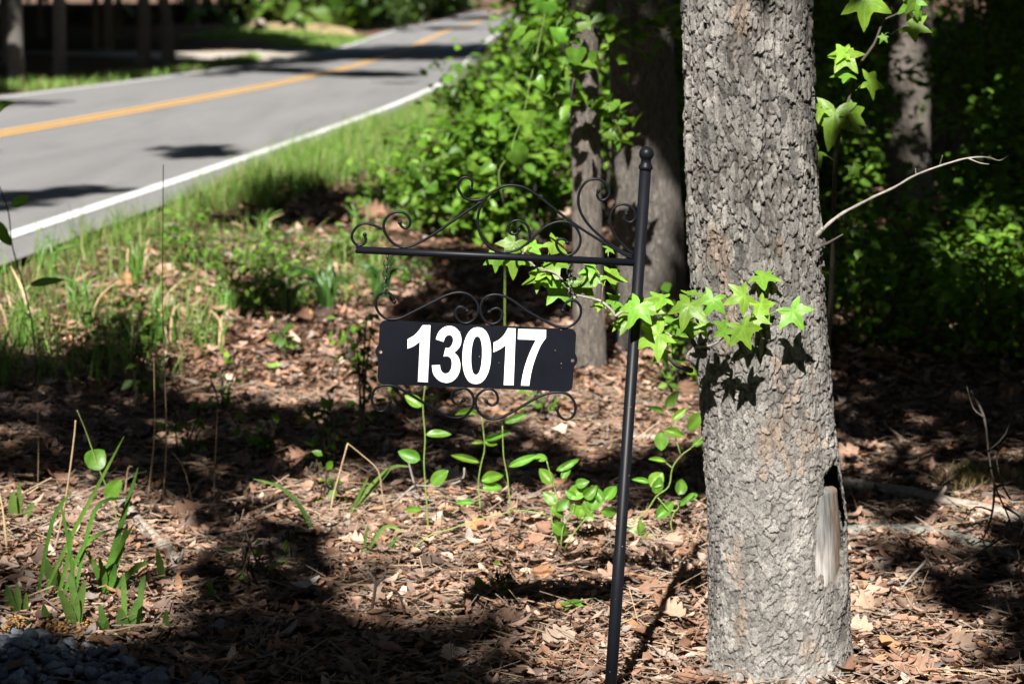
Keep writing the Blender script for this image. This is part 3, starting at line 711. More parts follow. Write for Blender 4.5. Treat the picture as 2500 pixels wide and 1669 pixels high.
# dead branch and stubs on the right flank
Zt = lambda x, y: (1150 + x / 1.74, y / 1.74)
db = thing("dead_branch", "thin bare grey branch sticking out to the right of the big trunk", "branch", at(*Zt(1435, 1065), DT - .05))
branch(db, "stem", b3([(*Zt(1425, 1070), 4.38), (*Zt(1470, 1005), 4.36), (*Zt(1520, 950), 4.35), (*Zt(1580, 905), 4.35), (*Zt(1650, 868), 4.35), (*Zt(1720, 832), 4.34), (*Zt(1800, 795), 4.34), (*Zt(1880, 748), 4.33), (*Zt(1960, 716), 4.33), (*Zt(2040, 690), 4.32), (*Zt(2110, 672), 4.32), (*Zt(2190, 668), 4.32), (*Zt(2245, 682), 4.31), (*Zt(2282, 660), 4.31)]), [.005, .0042, .0036, .0031, .0026, .0022, .0018, .001], M_TWIG)
branch(db, "twig", b3([(*Zt(2110, 672), 4.32), (*Zt(2160, 692), 4.31), (*Zt(2200, 698), 4.31)]), [.0018, .001], M_TWIG)
branch(db, "twig", b3([(*Zt(1890, 745), 4.33), (*Zt(1888, 715), 4.33)]), [.0016, .001], M_TWIG)
branch(db, "twig", b3([(*Zt(1990, 705), 4.33), (*Zt(2003, 660), 4.32)]), [.002, .0015], M_DARKTWIG)
stb = thing("branch_stub", "pair of short broken stubs on the right flank of the trunk", "branch", at(*Zt(1440, 1060), DT - .06))
branch(stb, "stub", b3([(*Zt(1420, 1065), 4.36), (*Zt(1500, 1040), 4.32), (*Zt(1580, 995), 4.3)]), [.005, .0035, .0018], M_DARKTWIG)
branch(stb, "stub", b3([(*Zt(1425, 1050), 4.36), (*Zt(1475, 995), 4.33), (*Zt(1495, 968), 4.32)]), [.007, .006, .004], M_TWIG)
# sapling behind the trunk, upper right
sap_base = ground(2030, 1100)
sap = thing("sweetgum_sapling", "slender sapling with star leaves behind the right edge of the big trunk", "sapling", sap_base)
YS = 5.0
sap_pts = [sap_base + Vector((-.05, 0, -.03)), at(2025, 800, 5.1), at(*Zr(395, 1560), YS), at(*Zr(430, 1200), YS), at(*Zr(515, 900), YS), at(*Zr(560, 660), YS), at(*Zr(740, 400), YS), at(*Zr(830, 190), YS), at(*Zr(960, 115), YS), at(*Zr(1150, -80), YS), at(*Zr(1250, -300), YS)]
branch(sap, "stem", sap_pts, [.007, .006, .005, .004, .003, .002, .0015], M_DARKTWIG)
for (x, y, R, a, pi_, sx, sy) in [(665, -10, 230, 272, 12, 800, 190), (1110, 0, 200, 290, 20, 960, 115), (1100, 10, 180, 215, 20, 960, 115), (1080, 235, 200, 335, 35, 890, 310), (480, 500, 190, 300, 40, 540, 650), (470, 470, 150, 170, 50, 540, 650), (490, 480, 130, 60, 50, 540, 650),
    (500, 660, 190, 195, 65, 560, 690), (700, 730, 220, 350, 30, 560, 830), (395, 1010, 270, 262, 20, 470, 1000), (250, 970, 180, 215, 50, 470, 1000), (540, 1010, 180, 320, 25, 470, 1000), (230, 1360, 150, 225, 40, 410, 1450), (560, 1490, 110, 300, 20, 440, 1560), (830, 330, 60, 240, 30, 880, 300)]:
    star(sap, *Zr(x, y), YS - .03, R / 4.4, a, pi_, stem=at(*Zr(sx, sy), YS))

# ------------------------------------------------------------------ other tree trunks
def trunk_mesh(base, H, r0_, lean=(0, 0), flare=1.5, seed=0, top=.6, n=72, m=130, wob=.03, fork=None):
    rd = random.Random(seed); zs = np.concatenate([np.linspace(-.15, 1.9, m), np.linspace(2.1, H, 10)])
    th = np.linspace(0, 2 * np.pi, n, endpoint=False); T_, Z_ = np.meshgrid(th, zs)
    R_ = r0_ * (1 - (1 - top) * np.clip(Z_, 0, H) / H) * (1 + (flare - 1) * np.exp(-np.maximum(Z_, 0) / .18) * (1 + .35 * np.sin(3 * T_ + seed)))
    R_ = R_ * (1 + .10 * (fbm(T_ / (2 * np.pi) * 9, Z_ * 3, seed + 5, 9, 3) - .5)) + .012 * (fbm(T_ / (2 * np.pi) * 30, Z_ * 7, seed + 8, 30, 2) - .5) * min(1, r0_ / .1)
    X_ = base.x + lean[0] * Z_ + wob * np.sin(Z_ * 1.1 + seed) + R_ * np.cos(T_); Y_ = base.y + lean[1] * Z_ + R_ * np.sin(T_)
    V = np.stack([X_, Y_, Z_ + base.z], -1).reshape(-1, 3); nr_ = len(zs)
    i = np.arange(nr_ - 1)[:, None] * n + np.arange(n)[None, :]; k = np.arange(nr_ - 1)[:, None] * n + (np.arange(n)[None, :] + 1) % n
    return V, np.stack([i, k, k + n, i + n], -1).reshape(-1, 4)
TREES = []          # (root, x, y, trunk top height)
def tree(name, label, base, H, r_, lean=(0, 0), mat=None, flare=1.5, seed=0, group=None, top=.6, fork=None, wob=.03):
    root = thing(name, label, "tree", base, group)
    mk("trunk", *trunk_mesh(base, H, r_, lean, flare, seed, top, wob=wob, n=72 if seed < 4 else 20, m=110 if seed < 4 else 26), mat or M_BARK2, root)
    TREES.append([root, base.x + lean[0] * H, base.y + lean[1] * H, base.z + H]); return root
TREES.append([gtree, .35, 4.4, 7.9])
tree("young_tree", "slim pale grey trunk standing behind the sign's scrolls", ground(1432, 905), 9, .060, (-.022, 0), M_BARK3, 1.2, 1, wob=.012)
tree("oak_tree", "thick grey-brown trunk just behind the black post", ground(1578, 850), 11, .143, (-.022, .0), M_BARK4, 1.2, 2)
tree("oak_tree", "sun-flecked trunk in dark undergrowth right of the big trunk", ground(2215, 500), 12, .148, (.012, 0), M_BARK3, 1.35, 3)
G_ = "trunks across the road"
tree("oak_tree", "leftmost grey trunk at the far side of the road", ground(46, 207), 13, .165, (-.004, 0), M_BARK2, 1.4, 4, G_)
tree("oak_tree", "second trunk from the left across the road", ground(150, 187), 13, .15, (-.004, 0), M_BARK2, 1.3, 5, G_)
tree("oak_tree", "dark trunk of the pair across the road, nearer the left", ground(352, 160), 13, .19, (.004, 0), M_BARK2, 1.6, 6, G_)
tree("oak_tree", "curved trunk of the pair across the road, nearer the grass", ground(402, 156), 13, .19, (-.012, 0), M_BARK2, 1.5, 7, G_, wob=.14)
# ------------------------------------------------------------------ undergrowth
def ovate(n=6, w_=.5, fold=.12, bend=.25):
    V = []; F = []
    for i in range(n + 1):
        t_ = i / n; wd = w_ * math.sin(math.pi * min(1, t_ ** .75)) ** .8 * .5 + (0.004 if i in (0, n) else 0)
        zc_ = -bend * t_ * t_
        V += [(-wd, t_, zc_ + fold * wd), (0, t_, zc_), (wd, t_, zc_ + fold * wd)]
    for i in range(n):
        a = i * 3; F += [[a, a + 1, a + 4, a + 3], [a + 1, a + 2, a + 5, a + 4]]
    return np.array(V), np.array(F)
LT_SHRUB = [ovate(3, .55, .3, .1), ovate(3, .5, .2, .35), ovate(3, .62, .35, .2)]
GREENS = np.array([(.085, .19, .016), (.065, .15, .014), (.115, .24, .022), (.155, .29, .035), (.05, .12, .014), (.12, .21, .03)])
def leaf_cloud(P, size, cols, up=.6, lt=LT_SHRUB):
    n = len(P); nr = RNG.normal(0, .55, (n, 3)); nr[:, 2] = np.abs(nr[:, 2]) * .5 + up; nr[:, 1] -= .25
    sc = size * RNG.uniform(.6, 1.25, n)
    M3 = frames(nr, RNG.uniform(0, 2 * np.pi, n), sc)
    return batch(lt, RNG.integers(0, len(lt), n), M3, P, cols)
def shrub(name, label, base, H, W, nst, nleaf, size, group=None, dark=1.0, cat="shrub", depth=None, spray=.05, up=.6, tint=None):
    root = thing(name, label, cat, base, group); mb = MB(); tw = []
    for s in range(nst):
        a = U(0, 2 * math.pi); h = H * U(.6, 1.0); rr = W * U(.15, 1)
        D_ = depth or W
        tip = base + Vector((math.cos(a) * rr, math.sin(a) * rr * D_ / W, h))
        b0 = base + Vector((U(-.08, .08) * W * 2, U(-.08, .08) * W * 2, -.03)); mid = b0.lerp(tip, .5) + Vector((U(-.1, .1) * W, U(-.1, .1) * W, h * .15))
        P = spline([b0, mid, tip], 4); mb.add(tube(P, list(np.linspace(.006, .002, len(P)) * (.6 + H)), 5))
        for _ in range(5):
            i = random.randrange(2, len(P)); q = P[i]; d = Vector((U(-1, 1), U(-1, 1), U(-.25, .7))) * (W * .42)
            e = q + d; e.z = max(e.z, base.z + .04); mb.add(tube([q, q.lerp(e, .5) + Vector((0, 0, .03)), e], [.0028, .002, .0012], 4)); tw.append((q, e))
    mb.build("stems", M_DARKTWIG, root)
    idx = RNG.integers(0, len(tw), nleaf); tt = RNG.uniform(.1, 1.05, nleaf)
    Q = np.array([tw[i][0] for i in idx]); E_ = np.array([tw[i][1] for i in idx])
    P = Q + (E_ - Q) * tt[:, None] + RNG.normal(0, spray, (nleaf, 3))
    P[:, 2] = np.maximum(P[:, 2], terrain(P[:, 0], P[:, 1]) + .02)
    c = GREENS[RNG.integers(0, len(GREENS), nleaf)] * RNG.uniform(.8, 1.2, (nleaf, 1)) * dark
    if tint is not None: c = c * np.array(tint)
    tag_ = mk("foliage", *leaf_cloud(P, size, c, up)[:2], M_GREEN, root, col=None)
    # colour attribute
    return root, tag_, P, c
def add_col(o, cols, per):
    at_ = o.data.color_attributes.new("Col", 'FLOAT_COLOR', 'POINT'); c = np.ones((len(o.data.vertices), 4), np.float32); c[:, :3] = np.repeat(cols, per, 0)[:len(c)]
    at_.data.foreach_set("color", c.ravel())
def shrub2(*a, **k):
    global _cap
    root, o, P, c = shrub(*a, **k)
    n = len(o.data.vertices); per = n // len(P)
    add_col(o, c[RNG.permutation(len(c))], per); return root
# sunlit thicket between the verge and the slim tree
BUSH = [(975, 520, .32, .30, 330, "low leafy clump at the thicket's tip beside the grass"), (1050, 560, .46, .36, 520, "light green bush in front of the thicket, above the sign's left scroll"), (1130, 590, .55, .40, 700, "leafy bush of the thicket behind the sign's middle scroll"),
        (1220, 600, .75, .42, 900, "tall leafy bush of the thicket behind the heart-leaved vine"), (1310, 610, .95, .40, 1000, "tall bush of the thicket right beside the slim grey trunk"),
        (1105, 470, .50, .42, 650, "bush of the thicket overhanging the bright roadside grass"), (1195, 440, .85, .42, 800, "bush in the middle of the thicket, edge toward the road"),
        (1310, 430, 1.45, .50, 1300, "tallest bush at the back of the thicket by the slim trunk"), (1335, 330, 1.5, .6, 1000, "dark leaved bush at the thicket's roadside corner"), (1350, 400, 1.7, .5, 1000, "upright bush just behind the slim grey trunk"), (1470, 560, 1.6, .35, 500, "leafy growth in the gap between slim and thick trunk, climbing")]
for (x, y, H, W_, n, lab) in BUSH:
    shrub2("shrub", lab, ground(x, y), H, W_, 9, int(n * .82), .092 if x > 1150 else .078, "bushes of the sunlit thicket", 1.1, spray=.07)
FB = [(1345, 225, 1.8, .8, "bush leaning over the road edge at the bend"), (1345, 165, 2.2, 1.1, "far bush at the right edge of the road's far bend")]
for (x, y, H, W_, lab) in FB: shrub2("shrub", lab, ground(x, y), H, W_, 10, 1500, .12, "bushes where the road bends away", .8)
# dark undergrowth right of the big trunk and between the trunks
UND = [(1985, 640, 1.2, .32), (2090, 760, .45, .35), (2240, 760, .45, .4), (2400, 700, .9, .40), (2490, 760, .7, .4), (2560, 680, 1.2, .5), (2040, 560, 1.5, .35), (2420, 560, 1.4, .45), (2480, 500, 1.8, .6), (1985, 480, 1.9, .6), (2430, 430, 2.0, .8), (2110, 440, 1.9, .5), (2290, 400, 2.0, .9), (1700, 520, 1.5, .5), (1620, 470, 1.7, .6), (1500, 480, 1.6, .5), (1650, 650, .9, .35), (2130, 850, .5, .4), (2330, 860, .55, .45), (2470, 870, .55, .45)]
UL = ["undergrowth plant close behind the big trunk's right edge", "low undergrowth plant below the dead branch's middle", "low undergrowth plant below the dead branch's far half", "undergrowth plant under the dead branch's tip", "low undergrowth plant at the photo's right edge, below mid height", "undergrowth plant cut by the photo's right edge", "undergrowth plant in front of the sun-flecked trunk's left side", "undergrowth plant just right of the sun-flecked trunk's foot", "taller undergrowth bush right of the sun-flecked trunk", "tall dark bush directly behind the sapling", "tall undergrowth bush in the upper right corner", "tall dark bush left behind the sun-flecked trunk", "tall dark bush right behind the sun-flecked trunk", "dark bush in the gap between the post's oak and the big trunk", "tall dark bush behind the thick trunk", "dark bush in the gap between slim and thick trunks", "small green plant at the foot of the thick trunk", "small seedling patch at the leaf litter's edge behind the trunk", "small seedling patch below the undergrowth, beside the pale log", "small seedling patch at the right edge above the pale log"]
for k_, ((x, y, H, W_), lab) in enumerate(zip(UND, UL)):
    shrub2("undergrowth_plant", lab, ground(x, y), H, W_, 8, int(500 + 700 * min(H, 1.5)), .075 if H > .6 else .06, "shaded undergrowth", 1.0, spray=.09, up=.9)
shrub2("seedling", "bright green seedling behind the branch, between post and big trunk", ground(1640, 960), .38, .14, 5, 110, .06, None, 1.15, spray=.03)
shrub2("seedling", "small leafy weed standing by the plaque's left edge", ground(885, 1060), .42, .07, 5, 70, .04, None, .7, spray=.02)
shrub2("seedling", "dark shaded seedling below the plaque's left scroll", ground(800, 1130), .22, .12, 4, 40, .06, None, .8, spray=.02)
shrub2("seedling", "tiny seedling in shade left of the fallen straw", ground(715, 1395), .1, .05, 3, 16, .03, None, .8, spray=.01)
# roadside weeds among the grass
for k_, (x, y, H, W_, n, lab) in enumerate([(600, 760, .18, .3, 240, "broadleaf weed patch left of the lily clump"), (700, 750, .2, .3, 260, "broadleaf weed patch in front of the lily clump"), (480, 650, .2, .35, 260, "weed patch in the verge grass, left of the lilies"), (850, 640, .15, .3, 220, "weed patch behind the lily clump, left of the chain"), (650, 660, .15, .3, 220, "weed patch on the sunlit leaf litter behind the lilies"), (300, 880, .16, .2, 120, "shaded weed patch left of the sunlit litter"), (1000, 700, .15, .2, 100, "weed patch behind the left chain")]):
    shrub2("weed_patch", lab, ground(x, y), H, W_, 7, n, .04, "weeds along the verge", .9, cat="weed", spray=.03)

for x, y, H, W_, n, lab in [(540, 1010, .2, .1, 26, "shaded seedling at the sunlit litter's lower edge"), (330, 1000, .24, .12, 34, "shaded leafy seedling above the grass tuft"), (640, 1120, .14, .1, 20, "low seedling in the middle of the shaded band"), (450, 1130, .18, .1, 24, "low seedling behind the thin weed stems"), (860, 900, .2, .1, 30, "sunlit seedling left of the plaque"), (700, 870, .14, .12, 26, "sunlit seedling on the open litter below the lilies"), (1010, 1010, .12, .1, 18, "small seedling under the plaque's left scroll"), (1320, 1020, .14, .1, 20, "small sunlit seedling under the plaque's right scroll"), (820, 1230, .1, .08, 14, "tiny seedling beside the arching grass blades"), (600, 1420, .1, .08, 14, "tiny seedling in the dark foreground litter"), (1250, 1460, .07, .07, 10, "tiny seedling in the sunny foreground litter")]:
    shrub2("seedling", lab, ground(x, y), H, W_, 4, n, .045, "seedlings scattered over the litter", 1.0, spray=.02)
# big-leaved vines
def vleaf_mesh(kind, seed):
    rd = random.Random(seed); n = 10; V = []; F = []; bend = rd.uniform(-.05, .55); fold = rd.uniform(.15, .9)
    for i in range(n + 1):
        t_ = i / n
        if kind == 'heart': wd = .62 * (max(0, 1 - t_) ** .62) * (min(1, (t_ + .06) * 5)) ** .5 if t_ < 1 else .004
        else: wd = .5 * math.sin(math.pi * t_ ** .85) ** .72 if 0 < t_ < 1 else .006
        y = t_ - (.12 * (1 - t_ * 4) if kind == 'heart' and t_ < .25 else 0) * 0
        for u in (-1, -.5, 0, .5, 1):
            yb = y - (.10 * abs(u) if kind == 'heart' and t_ < .15 else 0)
            V.append((wd * u, yb, -bend * t_ * t_ + fold * wd * abs(u) * .6 + .02 * math.sin(9 * t_ + u * 3 + seed)))
    for i in range(n):
        for k in range(4): a = i * 5 + k; F.append([a, a + 1, a + 6, a + 5])
    me = bpy.data.meshes.new("leaf"); me.from_pydata(V, [], F); vein_attr(me, [((1.3, 1.2, 1.3) if i % 5 == 2 else (.93, .94, .93) if i % 5 in (1, 3) else (1.05, 1, .9)) for i in range(len(V))]); me.materials.append(M_VINE)
    for p in me.polygons: p.use_smooth = True
    return me
VL = {k: [vleaf_mesh(k, s) for s in range(8)] for k in ('ovate', 'heart')}
def vleaf(parent, b, tp, wpx, Y, kind='ovate', pitch=None):
    B = at(*b, Y); T_ = at(*tp, Y + U(-.02, .02)); L = (T_ - B).length; wm = wpx * Y / FPX
    pr = math.radians(U(10, 40) if pitch is None else pitch); nrm = Vector((U(-.3, .3), -math.cos(pr), math.sin(pr)))
    f_ = U(.85, 1.15); M = leaf_frame(B, T_ - B, nrm) @ Matrix.Diagonal((max(wm, L * .28) * U(.85, 1.15), L * f_, L * U(.5, 1.3), 1))
    return place("leaf", VL[kind][random.randrange(8)], M, parent)
def vstem(parent, pts, Y, r_, mat=None, dy=0, ground_end=False):
    P = [at(x, y, Y + dy * k / max(1, len(pts) - 1)) for k, (x, y) in enumerate(pts)]
    if ground_end: P[-1].z = min(P[-1].z, float(terrain(P[-1].x, P[-1].y)) - .02)
    return mk("stem", *tube(spline(P, 4), list(np.linspace(r_ * .7, r_, (len(P) - 1) * 4 + 1)), 6), mat or M_VSTEM, parent)
a7 = lambda *L: zc(L, 900, 950, 3.92)
a8 = lambda *L: zc(L, 1300, 950, 3.337)
def vine(lab, base_px, stems, leaves, conv, r_=.0022, kind='ovate', name="greenbrier_vine", Yo=None, sc=None):
    b = ground(*base_px); Y = Yo or b.y
    root = thing(name, lab, "vine", b)
    for k, s in enumerate(stems): vstem(root, conv(*s), Y, r_, ground_end=(k == 0))
    for (bx, by, tx, ty, wd) in leaves:
        q = conv((bx, by), (tx, ty)); vleaf(root, q[0], q[1], wd * (conv((1, 0))[0][0] - conv((0, 0))[0][0]), Y, kind)
    return root
vine("upright greenbrier shoot below the plaque's left half", (1046, 1312), [[(545, -60), (520, 170), (540, 450), (530, 700), (545, 950), (560, 1150), (575, 1420)]],
     [(510, 165, 360, 60, 110), (545, 430, 805, 420, 95), (495, 670, 295, 600, 140), (600, 910, 780, 750, 125), (515, 1150, 315, 1150, 80)], a7)
vine("upright greenbrier shoot below the middle of the plaque", (1173, 1268), [[(1080, 250), (1110, 550), (1075, 720), (1050, 900), (1065, 1100), (1070, 1245)]],
     [(1040, 240, 785, 205, 85), (1110, 480, 1350, 410, 75), (1100, 510, 985, 505, 45), (1110, 500, 1250, 530, 65), (1065, 700, 805, 625, 45), (1080, 880, 1310, 790, 110), (1090, 940, 1290, 930, 85), (1020, 1085, 820, 1085, 50), (1300, 320, 1545, 225, 60)], a7)
rr = vine("long arching greenbrier runner crossing the litter under the plaque", (982, 1348), [[(1375, 1165), (1070, 1240), (800, 1330), (560, 1410), (320, 1580)], [(1280, 350), (1290, 620), (1310, 740), (1330, 850), (1350, 1050), (1378, 1165)], [(1375, 1165), (1480, 1158), (1570, 1170), (1700, 1195)]],
     [(1340, 740, 1640, 620, 60)], a7)
vine("bushy greenbrier with glossy leaves just left of the post", (1372, 1352), [[(115, 580), (170, 780), (205, 900), (150, 1020), (240, 1340)], [(340, 930), (330, 1000), (250, 1120), (230, 1330)], [(600, 900), (480, 1000), (330, 1180), (240, 1340)]],
     [(160, 770, 60, 640, 110), (195, 940, 75, 820, 95), (195, 660, 360, 580, 65), (290, 870, 450, 800, 120), (590, 900, 690, 765, 105), (565, 930, 495, 765, 95), (550, 990, 690, 1010, 95), (350, 780, 460, 745, 75), (400, 970, 370, 1060, 75), (480, 980, 530, 840, 110), (150, 960, 270, 1040, 95), (160, 1090, 300, 1190, 110), (430, 1020, 500, 1060, 70), (310, 1000, 420, 930, 95), (240, 730, 300, 640, 60), (120, 570, 0, 540, 60), (420, 880, 520, 800, 90), (300, 900, 200, 980, 80), (480, 1040, 420, 920, 100), (350, 880, 270, 830, 80)], a8)
vine("zigzag greenbrier stems with round leaves between post and big trunk", (1660, 1325), [[(1170, 900), (1190, 960), (1150, 1010), (1130, 1120), (1200, 1250)], [(1290, 480), (1210, 540), (1140, 640), (1110, 790), (1010, 870), (920, 1000), (780, 1095), (740, 1130)], [(1090, 600), (1140, 640)], [(1020, 880), (1130, 1010)], [(1290, 480), (1400, 380)], [(1210, 540), (1140, 300), (1150, 200)]],
     [(1190, 860, 1230, 725, 95), (1200, 950, 1325, 835, 55), (960, 790, 1050, 690, 115), (950, 760, 810, 720, 50), (1000, 850, 1040, 720, 90), (880, 1180, 880, 1080, 75), (850, 1200, 760, 1140, 105), (880, 1270, 975, 1170, 125), (1090, 590, 945, 555, 50), (1070, 190, 905, 135, 48), (1085, 150, 1190, 10, 85), (1140, 245, 1265, 145, 62), (1395, 200, 1265, 320, 115), (1070, 330, 1255, 385, 85), (1050, 345, 1050, 495, 108), (1310, 455, 1400, 400, 75), (1010, 1050, 1160, 900, 130), (1260, 900, 1350, 850, 60)], a8)
# heart-leaved vine in front of the thicket
z9 = lambda *L: zc(L, 900, 0, 2.45)
hb = ground(1232, 760)
hv = thing("heart_leaf_vine", "climbing vine with large heart-shaped leaves in front of the thicket", "vine", hb)
vstem(hv, z9((965, 490), (930, 670), (870, 830), (850, 920), (790, 1000), (780, 1080), (820, 1300), (815, 1600), (812, 1900)), 7.6, .0022, ground_end=True)
vstem(hv, z9((1060, 60), (1010, 300), (965, 490)), 7.6, .002)
for (bx, by, tx, ty, wd) in [(925, 665, 925, 755, 150), (880, 895, 920, 995, 140), (640, 975, 590, 1020, 90), (740, 980, 660, 1040, 80), (290, 1020, 240, 1060, 110), (330, 1080, 250, 1145, 90), (1065, 10, 1045, 100, 130), (1150, 170, 1130, 265, 130), (1240, 290, 1240, 400, 130), (830, 800, 770, 840, 90), (370, 1110, 410, 1150, 80), (1120, 460, 1200, 500, 80), (1000, 480, 1060, 530, 80)]:
    q = z9((bx, by), (tx, ty)); vleaf(hv, q[0], q[1], wd / 2.45, 7.6 + U(-.15, .1), 'heart', U(5, 45))
# creeper hanging in front of the two trunks behind the post
for lab, L, Yc in (("leafy creeper hanging across the top of the thick trunk", [(1500, 110, 50), (1530, 60, 45), (1560, 130, 40), (1480, 60, 45), (1600, 90, 30), (1650, 40, 30), (1545, 20, 50)], 7.9), ("small creeper sprig between slim and thick trunk", [(1490, 280, 25), (1500, 300, 22), (1480, 250, 20), (1520, 330, 16)], 7.7), ("leafy creeper around the slim trunk's top", [(1380, 120, 40), (1360, 60, 50), (1400, 30, 40), (1370, 180, 30), (1350, 240, 30)], 7.6), ("sparse creeper leaves in front of the sun-flecked trunk", [(2215, 350, 22), (2262, 250, 16), (2190, 420, 30), (2280, 430, 30), (2230, 470, 40), (2200, 300, 16)], 13.7)):
    b = at(L[0][0], L[0][1], Yc); root = thing("creeper", lab, "vine", b); P = []
    for x, y, r_ in L:
        c_ = at(x, y, Yc); q = RNG.normal(0, 1, (11, 3)) * np.array([r_, r_ * 1.2, r_ * .8]) * Yc / FPX; P.append(q + np.array(c_))
    P = np.concatenate(P); c = GREENS[RNG.integers(0, len(GREENS), len(P))] * RNG.uniform(.8, 1.2, (len(P), 1))
    V, F, C = leaf_cloud(P, .075, c, .5); mk("foliage", V, F, M_GREEN, root, C)
    mk("stem", *tube(spline([at(x, y, Yc) for x, y, r_ in L], 3), .002, 5), M_VSTEM, root)
# dark vine at the left edge
dv = thing("dark_vine", "dark thorny vine stem at the left edge in front of the road", "vine", ground(92, 1010))
vstem(dv, [(-8, 440), (20, 515), (30, 600), (55, 690), (78, 790), (86, 880), (92, 1012)], ground(92, 1010).y, .0032, M_DARKTWIG, ground_end=True)
for (b_, t_, wd) in [((28, 505), (72, 478), 30), ((0, 540), (18, 600), 36), ((72, 695), (145, 682), 14), ((-10, 280), (28, 232), 26)]: vleaf(dv, b_, t_, wd, ground(92, 1010).y, 'ovate', 30)

# ------------------------------------------------------------------ grass
def blade(n=4, bend=.3, side=0.):
    V = []; F = []
    for i in range(n + 1):
        t_ = i / n; wd = .5 * (1 - t_ ** 2.2) + .02; V += [(-wd, 0, 0), (wd, 0, 0)]
        y = bend * t_ * t_; z = t_ * (1 - .35 * bend * t_)
        for k in (-2, -1): V[k] = (V[k][0] , y, z)
    # width runs along x, in units of blade width: scaled apart from the height
    for i in range(n): a = 2 * i; F.append([a, a + 1, a + 3, a + 2])
    return np.array(V), np.array(F)
BL = [blade(4, b) for b in (.05, .2, .4, .65, .9, 1.2)]
def grass(name, P, h, wd, cols, label=None):
    n = len(P); ang = RNG.uniform(0, 2 * np.pi, n); lean = RNG.normal(0, .16, (n, 2))
    nrm = np.stack([lean[:, 0], lean[:, 1], np.ones(n)], 1)
    M3 = frames(nrm, ang, np.stack([wd, h, h], 1))
    V, F, C = batch(BL, RNG.integers(0, len(BL), n), M3, P, cols)
    o = mk(name, V, F, M_GRASS, None, C); return o
def px_scatter(poly, n, jitter=True):
    """n ground points spread evenly (in metres) over a photograph outline"""
    G = [ground(*q) for q in poly]; px_ = np.array([g.x for g in G]); py_ = np.array([g.y for g in G])
    X = RNG.uniform(px_.min(), px_.max(), n * 12); Y = RNG.uniform(py_.min(), py_.max(), n * 12)
    k = in_poly(X, Y, px_, py_); X = X[k][:n]; Y = Y[k][:n]
    return np.stack([X, Y, terrain(X, Y)], 1)
GG = np.array([(.12, .25, .035), (.16, .31, .055), (.10, .21, .03), (.20, .31, .08), (.24, .28, .11)])
def gcols(n, mul=1., dry=.06):
    c = GG[RNG.integers(0, len(GG), n)] * RNG.uniform(.75, 1.2, (n, 1)) * mul
    d = RNG.random(n) < dry; c[d] = np.array([.34, .27, .14]) * RNG.uniform(.7, 1.1, (d.sum(), 1)); return c
def not_road(P, m=.05): 
    d = np.abs(P[:, 0] - road_x(P[:, 1])) - HALF; return P[d > -m]
sets = []
for poly, n, h0, h1 in (([(-40, 650), (60, 610), (200, 560), (480, 452), (700, 372), (900, 285), (1060, 235), (1110, 260), (1010, 330), (900, 400), (760, 470), (560, 520), (330, 592), (100, 655), (-40, 690)], 24000, .09, .24),
                         ([(500, 455), (880, 300), (1030, 280), (1060, 340), (960, 420), (820, 470), (640, 520)], 12000, .10, .28),
                         ([(-30, 700), (330, 600), (620, 560), (900, 560), (1000, 640), (900, 760), (560, 780), (250, 860), (-30, 900)], 2300, .07, .22),
                         ([(-30, 860), (120, 800), (480, 760), (560, 860), (420, 960), (200, 960), (-30, 1000)], 700, .08, .28),
                         ([(1000, 300), (1120, 215), (1180, 160), (1210, 175), (1170, 240), (1080, 330)], 4500, .10, .3),
                         ([(1150, 185), (1200, 125), (1260, 110), (1260, 160)], 1800, .15, .4),
                         ([(-80, 215), (100, 210), (300, 190), (460, 165), (620, 140), (640, 146), (480, 175), (300, 205), (100, 224), (-80, 228)], 5000, .1, .25),
                         ([(440, 95), (600, 74), (870, 92), (1010, 88), (1060, 62), (1090, 50), (1085, 58), (1000, 96), (800, 123), (720, 118), (620, 100)], 9000, .12, .3)):
    P = not_road(px_scatter(poly, n), -.10); sets.append((P, RNG.uniform(h0, h1, len(P))))
P = np.concatenate([s[0] for s in sets]); h = np.concatenate([s[1] for s in sets])
clump = fbm(P[:, 0] * 2.2, P[:, 1] * 2.2, 77); k = (clump > np.where(P[:, 1] < 9, .48, .36)) | (P[:, 1] > 25)
P = P[k]; h = h[k] * (.6 + 1.0 * clump[k]); wd = RNG.uniform(.0025, .006, len(P)) * (1 + np.maximum(0, P[:, 1] - 12) * .12)
tag(grass("verge_grass", P, h, wd, gcols(len(P))), "green grass growing along both edges of the road", "grass", kind="stuff")

# strap-leaved clumps, tufts and single sprouts
def strap_mesh(pts, w0, Yj=0):
    """tapering strap along 3-D points"""
    P = spline(pts, 4); V = []; F = []; n = len(P)
    for i, p in enumerate(P):
        t_ = i / (n - 1); wd = w0 * .5 * (math.sin(math.pi * (t_ * .86 + .12)) ** .7) + .0003
        d = (P[min(i + 1, n - 1)] - P[max(i - 1, 0)]).normalized(); s = d.cross(Vector((0, -1, .25))).normalized()
        nn_ = s.cross(d)
        V += [p - s * wd + nn_ * wd * .3, p, p + s * wd + nn_ * wd * .3]
    for i in range(n - 1): a = 3 * i; F += [[a, a + 1, a + 4, a + 3], [a + 1, a + 2, a + 5, a + 4]]
    return V, F
M_STRAP = leafmat("strap_leaf", attr=False, base=(.085, .19, .03), trans=.3, rough=.42, vary=.2)
M_DSTRAP = leafmat("dark_strap_leaf", attr=False, base=(.035, .09, .018), trans=.2, rough=.4, vary=.2)
M_SPROUT = leafmat("sprout_leaf", attr=False, base=(.12, .22, .05), trans=.3, rough=.5, vary=.18)
